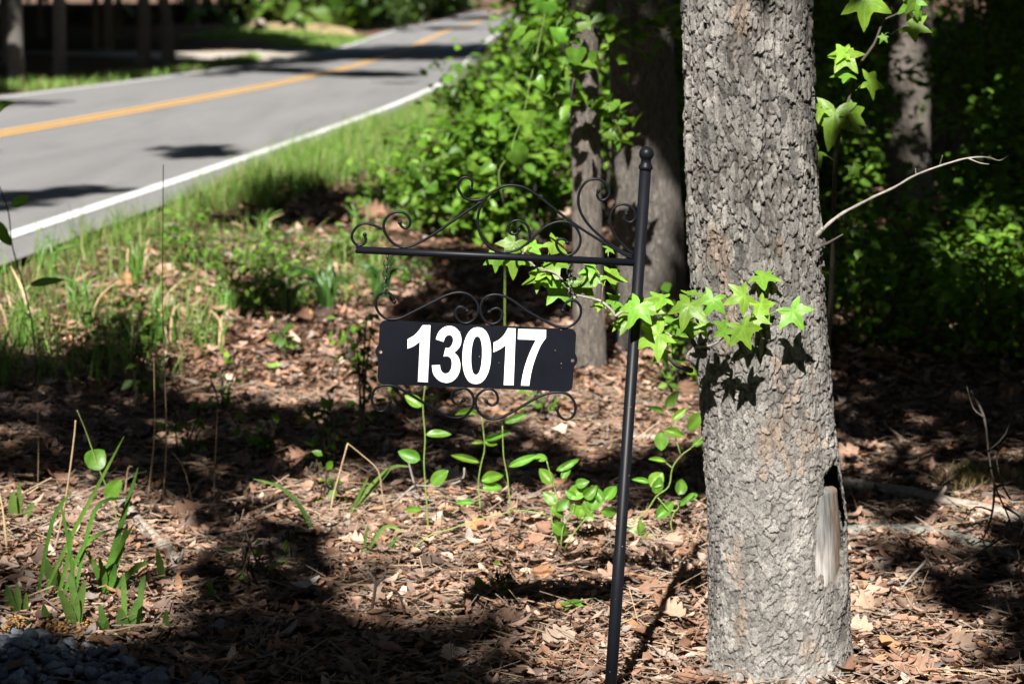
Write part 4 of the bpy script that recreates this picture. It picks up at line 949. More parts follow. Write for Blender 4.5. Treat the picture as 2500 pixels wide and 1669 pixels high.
def lily(lab, base, n, L, w_, mat, group, spread=.75):
    root = thing("lily_clump", lab, "plant", base, group)
    for k in range(n):
        a = U(0, 2 * math.pi); l = L * U(.6, 1.1); s = spread * U(.3, 1.1); d = Vector((math.cos(a), math.sin(a) * .8, 0))
        b0 = base + d * .02 + Vector((0, 0, -.01)); mid = base + d * l * .35 * s + Vector((0, 0, l * .62)); tip = base + d * l * .9 * s + Vector((0, 0, l * U(.45, .9)))
        mk("leaf", *strap_mesh([b0, mid, tip], w_ * U(.8, 1.2)), mat, root)
for lab, px, n, L, w_, mt in [("dark strap-leaved lily clump below the arm's free end", (800, 765), 15, .30, .022, M_DSTRAP), ("dark lily clump just behind the left chain", (930, 740), 14, .28, .022, M_DSTRAP), ("lily clump with long blades left of the chains", (700, 775), 12, .26, .018, M_DSTRAP), ("grassy strap clump in sun left of the lilies", (560, 770), 9, .18, .012, M_STRAP), ("strap clump under the leftmost scroll in bright grass", (1010, 560), 10, .28, .010, M_STRAP)]:
    lily(lab, ground(*px), n, L, w_, mt, "strap-leaved clumps by the verge")
for lab, px, n, L in [("tall grass tuft beside the dark vine at the left edge", (60, 860), 16, .34), ("tall thin grass tuft between the vine and the weed stems", (200, 800), 14, .32), ("grass tuft at the foot of the tall thin weed stems", (400, 850), 14, .30), ("bright grass tuft in the verge left of the weeds", (330, 700), 14, .28), ("grass tuft nearest the road at the far left", (110, 700), 14, .30), ("grass tuft on the sunlit litter below the lilies", (520, 860), 10, .22), ("small grass tuft at the left edge by the lit leaves", (20, 960), 12, .26), ("loose grass tuft behind the leftmost scroll", (880, 600), 14, .30), ("loose grass tuft in the middle of the verge", (640, 600), 14, .26)]:
    b = ground(*px); root = thing("grass_tuft", lab, "grass tuft", b, "tufts of tall grass in the verge")
    for k in range(n):
        a = U(0, 2 * math.pi); l = L * U(.5, 1.1); d = Vector((math.cos(a), math.sin(a), 0)) * U(.1, .6); o_ = Vector((U(-.05, .05), U(-.05, .05), 0))
        mk("blade", *strap_mesh([b + o_, b + o_ + d * l * .3 + Vector((0, 0, l * .6)), b + o_ + d * l + Vector((0, 0, l * U(.7, 1)))], U(.005, .010)), M_STRAP if U(0, 1) < .85 else M_DRY, root)
a5 = lambda x, y: (x / 2.344, 1000 + y / 2.344)
def tuft(lab, base5, blades, w_, mat, name="grass_tuft", part="blade", cat="grass tuft"):
    b = ground(*a5(*base5)); root = thing(name, lab, cat, b)
    for L in blades:
        ww = w_
        if isinstance(L[0], (int, float)): ww = L[0] / 2.344 * b.y / FPX; L = L[1:]
        P = [at(*a5(x, y), b.y - .02 * k) for k, (x, y) in enumerate(L)]; P[0].z = min(P[0].z, float(terrain(P[0].x, P[0].y)) + .004)
        mk(part, *strap_mesh(P, ww), mat, root)
tuft("tall green grass tuft in the lower left, arching right", (600, 1060), [[(600, 1060), (640, 850), (790, 330)], [(560, 1060), (620, 900), (760, 660)], [(620, 1020), (780, 900), (850, 880)], [(610, 1050), (690, 800), (730, 650)], [(590, 1050), (560, 930), (500, 810)], [(580, 1050), (600, 960), (565, 840)], [(610, 1050), (650, 960), (660, 880)]], .016, M_STRAP)
tuft("long thin grass blades crossing upward in the lower left", (230, 1100), [[(230, 1100), (420, 700), (520, 510), (710, 150)], [(200, 860), (300, 640), (400, 480)], [(340, 980), (480, 780), (640, 680)], [(400, 720), (540, 580), (710, 505)], [(430, 1000), (400, 800), (350, 540)], [(320, 1030), (400, 800), (400, 690)]], .010, M_STRAP)
SPR = [("broad pale sprout at the gravel's edge, tallest of the row", (435, 1265), [[60, (430, 1270), (400, 1160), (340, 1030)], [50, (440, 1260), (430, 1100), (400, 930)], [50, (445, 1255), (460, 1100), (487, 975)], [34, (440, 1260), (445, 1150), (440, 1060)]]),
       ("forked sprout at the right end of the gravel's edge row", (735, 1272), [[70, (730, 1270), (705, 1210), (690, 1130)], [50, (740, 1270), (760, 1180), (790, 1080)], [35, (710, 1130), (710, 1040), (705, 930)], [36, (785, 1100), (810, 1020), (832, 945)]]),
       ("small upright sprout between two broader sprouts by the gravel", (600, 1282), [[44, (600, 1282), (590, 1200), (572, 1108)], [34, (585, 1280), (565, 1240), (560, 1205)], [30, (610, 1280), (612, 1240), (616, 1200)]]),
       ("cluster of rounded sprouts at the far left by the gravel", (90, 1165), [[52, (95, 1165), (60, 1090), (40, 1005)], [42, (100, 1160), (105, 1080), (98, 990)], [32, (145, 1195), (150, 1120), (150, 1045)], [40, (70, 1225), (50, 1180), (40, 1130)]]),
       ("single oval sprout left of the tall sprout row", (270, 1215), [[44, (272, 1215), (262, 1165), (250, 1110)]]), ("tiny oval sprout closest to the gravel", (170, 1252), [[36, (178, 1252), (172, 1225), (155, 1198)]]),
       ("broad lit sprout behind the tall sprout row", (330, 1035), [[60, (325, 1035), (290, 940), (258, 845)], [50, (350, 1030), (345, 980), (352, 930)], [40, (335, 1035), (325, 960), (330, 900)]]),
       ("lone dark sprout right of the gravel row", (950, 1265), [[36, (950, 1265), (950, 1200), (952, 1140)]]), ("lone narrow sprout behind the shaded log's end", (938, 1005), [[44, (937, 1005), (920, 900), (898, 798)]]), ("small two-toned sprout in the shaded litter", (1205, 1115), [[40, (1205, 1115), (1207, 1040), (1203, 972)]]),
       ("three-leaved sprout at the left edge, up the slope", (100, 645), [[54, (85, 645), (75, 560), (76, 465)], [32, (112, 640), (112, 520), (112, 410)], [44, (130, 612), (165, 580), (195, 530)]]),
       ("thin grass sprig beside the bent dry stalk", (2020, 600), [[22, (1990, 610), (2080, 480), (2220, 330)], [20, (2000, 610), (2050, 500), (2110, 380)], [18, (2010, 600), (2180, 400), (2250, 325), (2344, 325)]]),
       ("arching grass blades in the shaded middle of the litter", (1790, 700), [[20, (1800, 700), (1720, 550), (1600, 440), (1450, 395)], [14, (1795, 700), (1740, 600), (1690, 520)]]),
       ("short grass sprig under the runner vine", (2130, 830), [[16, (2080, 830), (2090, 740), (2110, 660)], [16, (2100, 830), (2130, 760), (2150, 700)], [20, (2200, 840), (2230, 780), (2280, 720)], [16, (2230, 840), (2250, 780), (2260, 720)], [22, (2100, 640), (2200, 670), (2310, 695)]])]
for lab, b_, L in SPR: tuft(lab, b_, L, .012, M_SPROUT, "sprout", "leaf", "sprout")
rl = thing("round_leaf_seedling", "two round vine leaves on the thin stem above the grass tuft", "vine", ground(*a5(660, 700)))
for b_, t_, wd in [((505, 330), (590, 235), 120), ((610, 500), (690, 400), 95)]: vleaf(rl, a5(*b_), a5(*t_), wd / 2.344, ground(*a5(660, 700)).y, 'ovate', 15)
vstem(rl, [a5(440, 0), a5(490, 120), a5(560, 320), a5(620, 470), a5(665, 610), a5(670, 720)], ground(*a5(660, 700)).y, .0016, ground_end=True)

# ------------------------------------------------------------------ dry stalks, twigs and fallen wood
def stalk(lab, pts, conv, r_, mat, name="dry_stalk", cat="stalk", Y=None, lie=False, group=None, top=.6):
    q = [conv(*p) for p in pts]
    if lie: P = [ground(*a) + Vector((0, 0, .012 + r_)) for a in q]; b = P[0]
    else:
        b = ground(*q[-1]); Yb = Y or b.y; P = [at(x, y, Yb) for x, y in q]; P[-1] = P[-1] + Vector((0, 0, -.02))
    root = thing(name, lab, cat, b, group); S = spline(P, 3)
    mk("stem", *tube(S, list(np.linspace(r_ * top, r_, len(S))), 6), mat, root); return root
i5 = a5; i1 = lambda x, y: (x, y)
for lab, pts, r_ in [("pale dry stalk standing left of the grass tuft", [(432, 60), (425, 150), (390, 420), (350, 640), (285, 860)], .0036), ("dry stalk cut by the left edge", [(-10, 440), (20, 600), (45, 835)], .0038),
                     ("straight dry stem of the bent pair, left leg", [(1990, 190), (1935, 390), (1905, 500), (1885, 600)], .0030), ("kinked dry stem of the bent pair, right leg", [(1990, 192), (2080, 265), (2165, 350), (2190, 500), (2235, 660)], .0026),
                     ("short broken stalk behind the grass tuft", [(760, 325), (735, 330), (722, 420), (705, 500)], .0026), ("tall thin weed stem in shade, left of a pair", [(880, -300), (885, 0), (880, 200), (840, 505)], .0026), ("tall thin weed stem in shade, right of a pair", [(935, -1400), (930, -600), (950, 0), (950, 250), (930, 500)], .0024),
                     ("thin grey stem in the shaded band", [(1245, 0), (1235, 200), (1220, 520)], .0022), ("hooked dry stem in the shaded litter", [(980, 240), (1040, 310), (1080, 430), (1105, 560)], .0020), ("slender green weed stem left of the lit patch", [(215, 0), (220, 200), (215, 430)], .002)]:
    stalk(lab, pts, i5, r_, M_DRY)
for lab, pts, r_ in [("long straw lying across the shaded foreground litter", [(750, 1310), (1100, 1265), (1400, 1200), (1800, 1120), (2344, 1030)], .0022), ("long straw slanting down the shaded litter to the right", [(930, 880), (1100, 1050), (1300, 1230), (1450, 1360), (1900, 1400), (2344, 1445)], .0020), ("straw crossing the slanting straw near the log", [(880, 1000), (1000, 950), (1150, 920), (1320, 985)], .0018), ("thin straw in front of the dark hollow", [(1340, 450), (1500, 270), (1740, 60)], .0022), ("straw under the first crossing straw", [(1110, 1250), (1230, 1180)], .002), ("bit of straw lying at the gravel's edge", [(500, 1300), (620, 1312), (760, 1305)], .003)]:
    stalk(lab, pts, i5, r_, M_DRY, "straw", "straw", lie=True)
j7 = lambda x, y: (900 + x / 3.92, 950 + y / 3.92)
tw = thing("fallen_twig", "forked pale twig raised off the litter below the plaque", "twig", ground(*j7(90, 1215)))
Yt = ground(*j7(90, 1215)).y + .05
for L, r_ in (([(80, 1220), (250, 1080), (440, 915)], .0035), ([(440, 915), (400, 770), (375, 660)], .003), ([(440, 915), (590, 925), (760, 918), (900, 855), (915, 750)], .0028), ([(420, 970), (500, 1040), (640, 1070)], .0022)):
    P = [at(*j7(*q), Yt) for q in L]; mk("twig", *tube(spline(P, 3), r_, 6), M_TWIG, tw)
tw = thing("fallen_twig", "thin dark twig in the shaded foreground, left of the sunlit litter", "twig", ground(*a5(2110, 1210)))
for L, r_ in (([(2110, 1215), (2150, 1000), (2100, 920)], .004), ([(2150, 1010), (2210, 930), (2180, 890)], .003), ([(2180, 1030), (2280, 1050), (2320, 1200)], .003)):
    mk("twig", *tube(spline([at(*a5(*q), ground(*a5(2110, 1210)).y) for q in L], 3), r_, 6), M_DARKTWIG, tw)
tw = thing("fallen_twig", "pale twig bent around the greenbrier left of the post", "twig", ground(*zc([(0, 1260)], 1300, 950, 3.337)[0]))
for L, r_ in (([(-20, 1265), (70, 1210), (150, 1190), (235, 1075), (290, 1010), (345, 985), (345, 920)], .0024), ([(150, 1190), (185, 1225), (230, 1225), (245, 1200)], .0018)):
    mk("twig", *tube(spline([at(*a8(q)[0], ground(1300, 1320).y) for q in L], 3), r_, 6), M_TWIG, tw)
def log(lab, pts, rpx, mat, name="fallen_log", lift=.85, cat="log", group=None, knob=0):
    G = [ground(*q) for q in pts]; r_ = rpx * G[0].y / FPX
    root = thing(name, lab, cat, G[0], group); P = spline([g + Vector((0, 0, r_ * lift)) for g in G], 5)
    R = [r_ * (1 + .10 * math.sin(i * 1.3) + U(-.06, .06)) * (1 - .25 * i / len(P)) for i in range(len(P))]
    mk("trunk", *tube(P, R, 12), mat, root)
    for _ in range(knob):
        i = random.randrange(1, len(P)); mk("knob", *tube([P[i], P[i] + Vector((U(-.03, .03), -.03, .05))], [R[i] * .4, R[i] * .2], 6), mat, root)
log("long pale fallen log right of the trunk, cut by the photo edge", [(2040, 1195), (2200, 1218), (2350, 1250), (2540, 1290)], 20, M_LOG, knob=1)
log("mossy grey fallen log lying just below the pale log", [(2060, 1312), (2200, 1305), (2330, 1325), (2530, 1390)], 17, M_GREYLOG)
log("broken pale branch on the litter right of the trunk's foot", [(2070, 1440), (2120, 1475), (2172, 1510)], 12, M_LOG, "fallen_branch", cat="branch")
log("thin crooked branch in the dark litter right of the trunk", [(2172, 1510), (2230, 1490), (2320, 1505), (2480, 1480)], 9, M_TWIG, "fallen_branch", cat="branch")
log("curved grey branch beside the trunk's wound", [(2060, 1375), (2110, 1395), (2160, 1385), (2230, 1360)], 7, M_TWIG, "fallen_branch", cat="branch", lift=2)
log("short grey log behind the greenbrier shoots", [(1205, 1180), (1270, 1172), (1360, 1175)], 15, M_GREYLOG)
log("pale log behind the post, ending at the trunk", [(1520, 1078), (1600, 1080), (1760, 1100)], 13, M_LOG)
log("pale stick between post and trunk, upper of two", [(1628, 1352), (1680, 1338), (1760, 1322)], 8, M_TWIG, "fallen_branch", cat="branch")
log("pale stick between post and trunk, lower of two", [(1560, 1366), (1640, 1372), (1750, 1392)], 8, M_LOG, "fallen_branch", cat="branch")
log("rotting log in the lower left, half in shade", [(300, 1240), (350, 1300), (400, 1345), (440, 1390)], 17, M_LOG, knob=1)
log("pale bark strip beside the rotting log", [(180, 1212), (225, 1240), (262, 1275)], 10, M_LOG, "bark_piece", cat="bark")
log("short dark stick by the sprouts and gravel", [(128, 1500), (180, 1495), (285, 1490)], 10, M_BRSTEM, "fallen_branch", cat="branch")
tw = thing("fallen_twig", "pale forked twig standing out of the dark litter, right", "twig", ground(2190, 1450))
for L, r_ in (([(2190, 1450), (2230, 1400), (2262, 1365), (2250, 1345)], .0035), ([(2262, 1365), (2310, 1375), (2370, 1365)], .003)): mk("twig", *tube(spline([at(x, y, ground(2190, 1450).y) for x, y in L], 3), r_, 6), M_TWIG, tw)
# dead dark bush at the right edge
dbase = ground(2440, 1440); dsh = thing("dead_bush", "leafless black-stemmed bush at the right edge", "shrub", dbase)
z77 = lambda x, y: (1650 + x / 1.914, 850 + y / 1.914)
mb = MB()
for L, r_ in (([(1380, 200), (1440, 320), (1460, 480), (1490, 640), (1560, 800), (1610, 1000), (1627, 1200)], .004), ([(1490, 640), (1480, 760), (1440, 880), (1380, 920)], .004), ([(1460, 480), (1540, 400), (1580, 270)], .003), ([(1490, 650), (1570, 620), (1640, 560)], .004), ([(1530, 740), (1600, 780), (1660, 860)], .004), ([(1560, 800), (1500, 900), (1300, 1020), (1230, 1130)], .004), ([(1440, 320), (1390, 280), (1360, 180)], .003), ([(1480, 760), (1400, 740), (1350, 800)], .003), ([(1610, 1000), (1540, 960), (1440, 980)], .003), ([(1560, 700), (1520, 620), (1500, 500), (1540, 430)], .003), ([(1600, 900), (1650, 760), (1620, 640)], .004)):
    mb.add(tube(spline([at(*z77(*q), dbase.y + U(-.1, .1)) for q in L], 3), [r_ * (1 - .6 * i / (3 * (len(L) - 1))) for i in range(3 * (len(L) - 1) + 1)], 5))
mb.build("stems", M_DARKTWIG, dsh)
# marker across the road: thin pole in a stone
mbse = ground(632, 62); mkr = thing("marker_pole", "thin pale pole standing in a rounded stone across the road", "pole", mbse)
mk("pole", *tube([mbse + Vector((0, 0, 0)), mbse + Vector((.02, 0, 1.9))], .05, 8), M_TWIG, mkr)
V, F = ball(mbse + Vector((0, 0, .1)), .5, 14, 8); V = [(v[0], v[1], mbse.z + (v[2] - mbse.z) * .8 + .04 * math.sin(v[0] * 9)) for v in V]; mk("stone", V, F, M_LOG, mkr)
# ------------------------------------------------------------------ fallen leaves
def deadleaf(kind, seed):
    rd = random.Random(seed); n = 12 if kind == 'oak' else 4 if kind == 'lance' else 3; V = []; F = []
    curl = rd.uniform(-.9, 1.3); roll = rd.uniform(-.6, 1.4); tw_ = rd.uniform(-.6, .6)
    for i in range(n + 1):
        t_ = i / n
        if kind == 'oak': wd = (.10 + .32 * math.sin(math.pi * min(1, t_ * .92 + .04)) ** .8) * (1.0, .9, .5)[i % 3] if 0 < i < n else .03
        elif kind == 'lance': wd = .17 * math.sin(math.pi * (t_ * .94 + .03)) ** .8
        else: wd = .30 * math.sin(math.pi * (t_ * .9 + .05)) ** .6 * rd.uniform(.75, 1.15)
        for u in (-1, 0, 1):
            a = u * wd * 2.2 * roll
            x = wd * u * math.cos(a * .5); z = abs(u) * wd * math.sin(abs(a)) * .8
            y = t_ - .5; z2 = curl * (y * y) * .8; x2 = x * math.cos(tw_ * y) - z * math.sin(tw_ * y)
            V.append((x2, y, z + z2 + rd.uniform(-.03, .03)))
    for i in range(n):
        a = 3 * i; F += [[a, a + 1, a + 4, a + 3], [a + 1, a + 2, a + 5, a + 4]]
    return np.array(V), np.array(F)
DL = [deadleaf('lance', s) for s in range(7)] + [deadleaf('frag', 20 + s) for s in range(7)] + [deadleaf('oak', 40 + s) for s in range(6)]
DC = np.array([(.235, .135, .092), (.29, .185, .135), (.20, .115, .078), (.36, .25, .195), (.165, .11, .085), (.44, .34, .27), (.25, .215, .195), (.31, .165, .085), (.13, .09, .07), (.23, .165, .14)])
DW = np.array([.18, .16, .15, .12, .11, .06, .07, .05, .06, .04])
def litter(X, Y, size, lift, weights=None):
    n = len(X); Z = terrain(X, Y) + RNG.uniform(.002, lift, n)
    nr = np.stack([RNG.normal(0, .3, n), RNG.normal(0, .3, n), np.ones(n)], 1)
    pk = RNG.choice(len(DL), n, p=np.array([.080] * 7 + [.055] * 7 + [.008] * 6) / (.56 + .385 + .048))
    sc = size * RNG.gamma(5, .2, n).clip(.35, 1.9) * np.where(pk >= 14, 1.5, np.where(pk >= 7, .72, 1.0))
    C = DC[RNG.choice(len(DC), n, p=DW)] * RNG.uniform(.5, 1.35, (n, 1)) * np.array([[1.0, .97, .96]])
    return batch(DL, pk, frames(nr, RNG.uniform(0, 2 * np.pi, n), sc), np.stack([X, Y, Z], 1), C)
GP = [(-260, 1540), (-20, 1552), (60, 1556), (150, 1570), (290, 1600), (330, 1640), (480, 1672), (700, 1740), (900, 1900), (-500, 1900)]
_g = [ground(*q) for q in GP]; GPX = np.array([g_.x for g_ in _g]); GPY = np.array([g_.y for g_ in _g])
def band(y0, y1, dens, mx=.25):
    A_ = 0; w0 = y0 * .2572 + mx; w1 = y1 * .2572 + mx; n = int(dens * (w0 + w1) * (y1 - y0))
    Y = np.sqrt(RNG.uniform(y0 ** 2, y1 ** 2, n)); X = RNG.uniform(-1, 1, n) * (Y * .2572 + mx)
    d = np.abs(X - road_x(Y)) - HALF; k = RNG.random(n) < sstep(.15, 1.0, d); k &= ~(in_poly(X, Y, GPX, GPY) & (RNG.random(n) < .93)); return X[k], Y[k]
parts = []
for y0, y1, dens, size, lift in ((3.85, 5.6, 3200, .037, .03), (5.6, 8.0, 2000, .040, .032), (8, 11.5, 700, .056, .035), (11.5, 17, 200, .08, .04)):
    X, Y = band(y0, y1, dens)
    k = X > -99; parts.append(litter(X[k], Y[k], size, lift))
off = 0; FF = []
for V, F, C in parts: FF.append(F + off); off += len(V)
tag(mk("leaf_litter", np.concatenate([p[0] for p in parts]), np.concatenate(FF), M_DEAD, None, np.concatenate([p[2] for p in parts])), "brown fallen leaves covering the woodland floor", "leaf litter", kind="stuff")
# pine straw and chips lying in between
X, Y = band(3.9, 7.5, 1100); n = len(X)
sV = np.array([(-.5, 0, 0), (.5, 0, 0), (.5, 1, 0), (-.5, 1, 0), (0, 0, 1.), (0, 1, 1.)]); sF = np.array([[0, 1, 2, 3], [0, 4, 5, 3], [4, 1, 2, 5]])
wd = RNG.uniform(.0009, .003, n); ln = RNG.uniform(.03, .14, n)
nr = np.stack([RNG.normal(0, .2, n), RNG.normal(0, .2, n), np.ones(n)], 1)
C = np.array([(.34, .25, .17), (.25, .2, .17), (.16, .11, .08)])[RNG.integers(0, 3, n)]
V, F, C = batch([(sV, sF)], np.zeros(n, int), frames(nr, RNG.uniform(0, 6.28, n), np.stack([wd, ln, wd], 1)), np.stack([X, Y, terrain(X, Y) + RNG.uniform(.01, .034, n)], 1), C)
tag(mk("twig_debris", V, F, M_DEAD, None, C), "small sticks and straw scattered over the fallen leaves", "debris", kind="stuff")
# singled-out fallen leaves
def one_leaf(lab, px, size, ang, colr, ti, tilt=(0, 0), star_=False, lift=.03):
    g = ground(*px); P = g + Vector((0, 0, lift))
    nrm = Vector((tilt[0], tilt[1] - .25, 1)).normalized()
    if star_:
        o = place("fallen_leaf", STARS[1], leaf_frame(P, Vector((math.cos(ang), math.sin(ang), .1)), nrm) @ Matrix.Diagonal((size, size, size, 1)), None)
    else:
        V, F = DL[ti]; M = leaf_frame(P, Vector((math.cos(ang), math.sin(ang), 0)), nrm)
        V = [M @ (Vector(v) * size) for v in V]; o = mk("fallen_leaf", V, F, M_DEAD, None, np.tile(np.array(colr), (len(V), 1)))
    tag(o, lab, "fallen leaf", "single leaves lying on the litter")
one_leaf("fresh yellow-green star leaf lying on the litter left of the post's foot", (1398, 1498), .05, 1.8, None, 0, (0, -.4), True)
one_leaf("large pale curled oak leaf left of the post, near the bottom", (1365, 1578), .09, .5, (.32, .25, .20), 15, (0, -.3))
one_leaf("pale oak leaf standing in the sun left of the post's shadow", (1380, 1345), .07, 1.4, (.34, .26, .19), 16, (0, -.8))
one_leaf("big tan leaf by the trunk's left foot", (1640, 1520), .085, 2.4, (.32, .23, .17), 14, (0, -.4))
one_leaf("pale lobed oak leaf right of the trunk's foot", (2110, 1505), .10, .3, (.32, .22, .16), 17, (0, -.3))
one_leaf("second pale leaf right of the trunk, closer to the bottom", (2090, 1555), .08, 2.8, (.33, .25, .19), 18, (0, -.3))
one_leaf("brown lobed leaf at the lower right among dark litter", (2330, 1590), .11, 2.2, (.25, .17, .13), 19, (0, -.2))
one_leaf("cream leaf on the sunny litter below the plaque's right end", (1362, 1075), .09, 1.2, (.55, .46, .36), 9, (0, -.7))
one_leaf("cream leaf fragment under the runner vine", (1085, 1285), .07, .4, (.55, .45, .35), 8, (0, -.5))
one_leaf("grey star-shaped dead leaf in the shade behind the log", (430, 1245), .08, 1.9, (.24, .17, .13), 17, (0, -.4))
one_leaf("blue-grey dead leaf in the shaded foreground centre", (530, 1560), .06, 1.3, (.20, .20, .22), 9, (0, -.5))
one_leaf("pale grey narrow leaf in the shaded foreground", (740, 1455), .09, .6, (.40, .38, .36), 2, (0, -.2))
one_leaf("green fallen leaf on the sunny litter left of the plaque", (668, 912), .06, .2, (.16, .28, .05), 10, (0, -.3))
one_leaf("orange oak leaf in the sun under the greenbrier", (1170, 1305), .08, .9, (.42, .22, .10), 15, (0, -.5))
# moss mound at the right
gm = ground(2400, 1190); P = RNG.normal(0, 1, (450, 3)) * np.array([.08, .08, 0]) + np.array([gm.x, gm.y, 0]); P[:, 2] = terrain(P[:, 0], P[:, 1]) + .05 * np.exp(-((P[:, 0] - gm.x) ** 2 + (P[:, 1] - gm.y) ** 2) / .03)
tag(grass("moss", P, RNG.uniform(.02, .05, len(P)), RNG.uniform(.003, .006, len(P)), np.tile(np.array([[.20, .17, .07]]), (len(P), 1)) * RNG.uniform(.7, 1.2, (len(P), 1))), "yellowish moss mound behind the pale log at the right", "moss", kind="stuff")

# ------------------------------------------------------------------ gravel of the drive, bottom left
def stone_t(seed):
    bm = bmesh.new(); bmesh.ops.create_icosphere(bm, subdivisions=1, radius=1); rd = random.Random(seed)
    s = (rd.uniform(.8, 1.3), rd.uniform(.6, 1.0), rd.uniform(.4, .7))
    for v in bm.verts:
        f = rd.uniform(.58, 1.2); v.co = Vector((v.co.x * s[0] * f, v.co.y * s[1] * f, v.co.z * s[2] * f))
    bm.verts.index_update(); V = np.array([tuple(v.co) for v in bm.verts]); F = np.array([[v.index for v in f.verts] for f in bm.faces]); bm.free(); return V, F
ST = [stone_t(s) for s in range(8)]
GP = [(-260, 1540), (-20, 1552), (60, 1556), (150, 1570), (290, 1600), (330, 1640), (480, 1672), (700, 1740), (900, 1900), (-500, 1900)]
P = px_scatter(GP, 2600); n = len(P); sz = RNG.gamma(2.2, .0048, n) + .004
P[:, 2] += RNG.uniform(0, .022, n) + .002
C = np.array([(.18, .21, .27), (.14, .17, .22), (.23, .26, .32), (.29, .32, .37), (.10, .12, .16)])[RNG.integers(0, 5, n)] * RNG.uniform(.7, 1.3, (n, 1))
nr = RNG.normal(0, .5, (n, 3)); nr[:, 2] = 1
V, F, C = batch(ST, RNG.integers(0, 8, n), frames(nr, RNG.uniform(0, 6.28, n), sz), P, C)
m, t, o = newmat("blue_grey_stone"); a = N(t, "ShaderNodeAttribute"); a.attribute_name = "Col"; p = N(t, "ShaderNodeBsdfPrincipled"); nn = noise(t, 160, 4, .7, geo_pos(t))
r_ = ramp(t, nn.outputs[0], [(.3, (.6, .6, .62)), (.7, (1.35, 1.35, 1.3))]); t.links.new(mult(t, a.outputs[0], r_.outputs[0]), p.inputs[0]); p.inputs['Roughness'].default_value = .75; t.links.new(bumpn(t, nn.outputs[0], .5, .004), p.inputs['Normal']); t.links.new(p.outputs[0], o.inputs[0]); M_STONE = m
tag(mk("gravel", V, F, M_STONE, None, C, smooth=False), "crushed blue-grey gravel of the driveway in the bottom left corner", "gravel", kind="stuff")
# yellow pollen crumbs at the gravel's edge
P = np.concatenate([px_scatter([(8, 1530), (60, 1528), (60, 1560), (8, 1560)], 90), px_scatter([(115, 1536), (230, 1536), (230, 1558), (115, 1558)], 120)]); n = len(P); P[:, 2] += RNG.uniform(.012, .035, n)
V, F, C = batch(ST, RNG.integers(0, 8, n), frames(np.tile([[0, 0, 1.]], (n, 1)), RNG.uniform(0, 6, n), RNG.uniform(.003, .006, n)), P, np.tile(np.array([[.36, .20, .05]]), (n, 1)) * RNG.uniform(.7, 1.2, (n, 1)))
tag(mk("catkin_crumbs", V, F, M_STONE, None, C), "yellow-brown catkin crumbs along the gravel's edge", "debris", kind="stuff")

# ------------------------------------------------------------------ woods beyond: more trunks, thickets, far trees
FT = [(-60, 176, .16, "dark trunk cut by the left edge across the road"), (235, 120, .16, "slim dark trunk in the far woods behind the first pair"), (290, 92, .18, "far dark trunk between the two pairs across the road"), (480, 70, .2, "far dark trunk left of the marker pole"), (560, 52, .2, "far slim trunk just left of the marker pole"), (700, 44, .22, "far dark trunk behind the straw bank"), (780, 40, .24, "far dark trunk right behind the straw bank"), (880, 36, .24, "far dark trunk above the grassy bank's right end"), (950, 50, .2, "far dark trunk by the road's left shoulder"), (100, 90, .18, "deep woods trunk behind the leftmost two"), (2420, 330, .13, "dim trunk in the upper right undergrowth"), (1990, 300, .12, "dim trunk directly behind the sapling")]
for k_, (x, y, r_, lab) in enumerate(FT):
    tree("oak_tree", lab, ground(x, y), 12, r_, (U(-.02, .02), 0), M_BARK2, 1.3, 30 + k_, "dim trunks deeper in the woods")
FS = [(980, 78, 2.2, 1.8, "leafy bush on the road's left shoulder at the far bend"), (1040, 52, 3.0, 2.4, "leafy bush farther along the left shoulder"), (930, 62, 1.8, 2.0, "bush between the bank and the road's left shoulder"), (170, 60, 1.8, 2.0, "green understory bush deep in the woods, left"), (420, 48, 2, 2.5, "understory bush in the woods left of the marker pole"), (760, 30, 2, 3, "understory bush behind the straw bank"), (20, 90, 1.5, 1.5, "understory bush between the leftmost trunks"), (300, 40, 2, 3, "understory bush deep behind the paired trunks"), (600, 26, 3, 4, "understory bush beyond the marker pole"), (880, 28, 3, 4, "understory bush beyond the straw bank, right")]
for (x, y, H, W_, lab) in FS: shrub2("shrub", lab, ground(x, y), min(H, 1.6) if x < 950 else H, W_, 9, 700 if x > 900 else 350, .2, "bushes in the woods across the road", .36 if x > 960 else .2, spray=.15)  # leaf colour cut down to stand in for shade missing there
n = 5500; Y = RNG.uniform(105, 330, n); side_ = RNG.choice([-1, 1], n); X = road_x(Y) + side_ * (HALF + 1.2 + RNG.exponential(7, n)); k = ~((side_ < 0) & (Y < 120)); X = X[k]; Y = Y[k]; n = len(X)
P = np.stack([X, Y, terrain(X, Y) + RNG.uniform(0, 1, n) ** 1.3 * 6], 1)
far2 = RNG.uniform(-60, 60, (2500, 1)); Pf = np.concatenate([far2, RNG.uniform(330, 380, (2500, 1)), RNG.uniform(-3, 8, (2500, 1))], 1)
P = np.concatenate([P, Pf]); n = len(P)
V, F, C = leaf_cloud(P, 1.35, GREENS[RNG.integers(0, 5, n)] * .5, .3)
tag(mk("far_woods", V, F, M_GREEN, None, C), "green woods closing in where the road vanishes", "woods", kind="stuff")

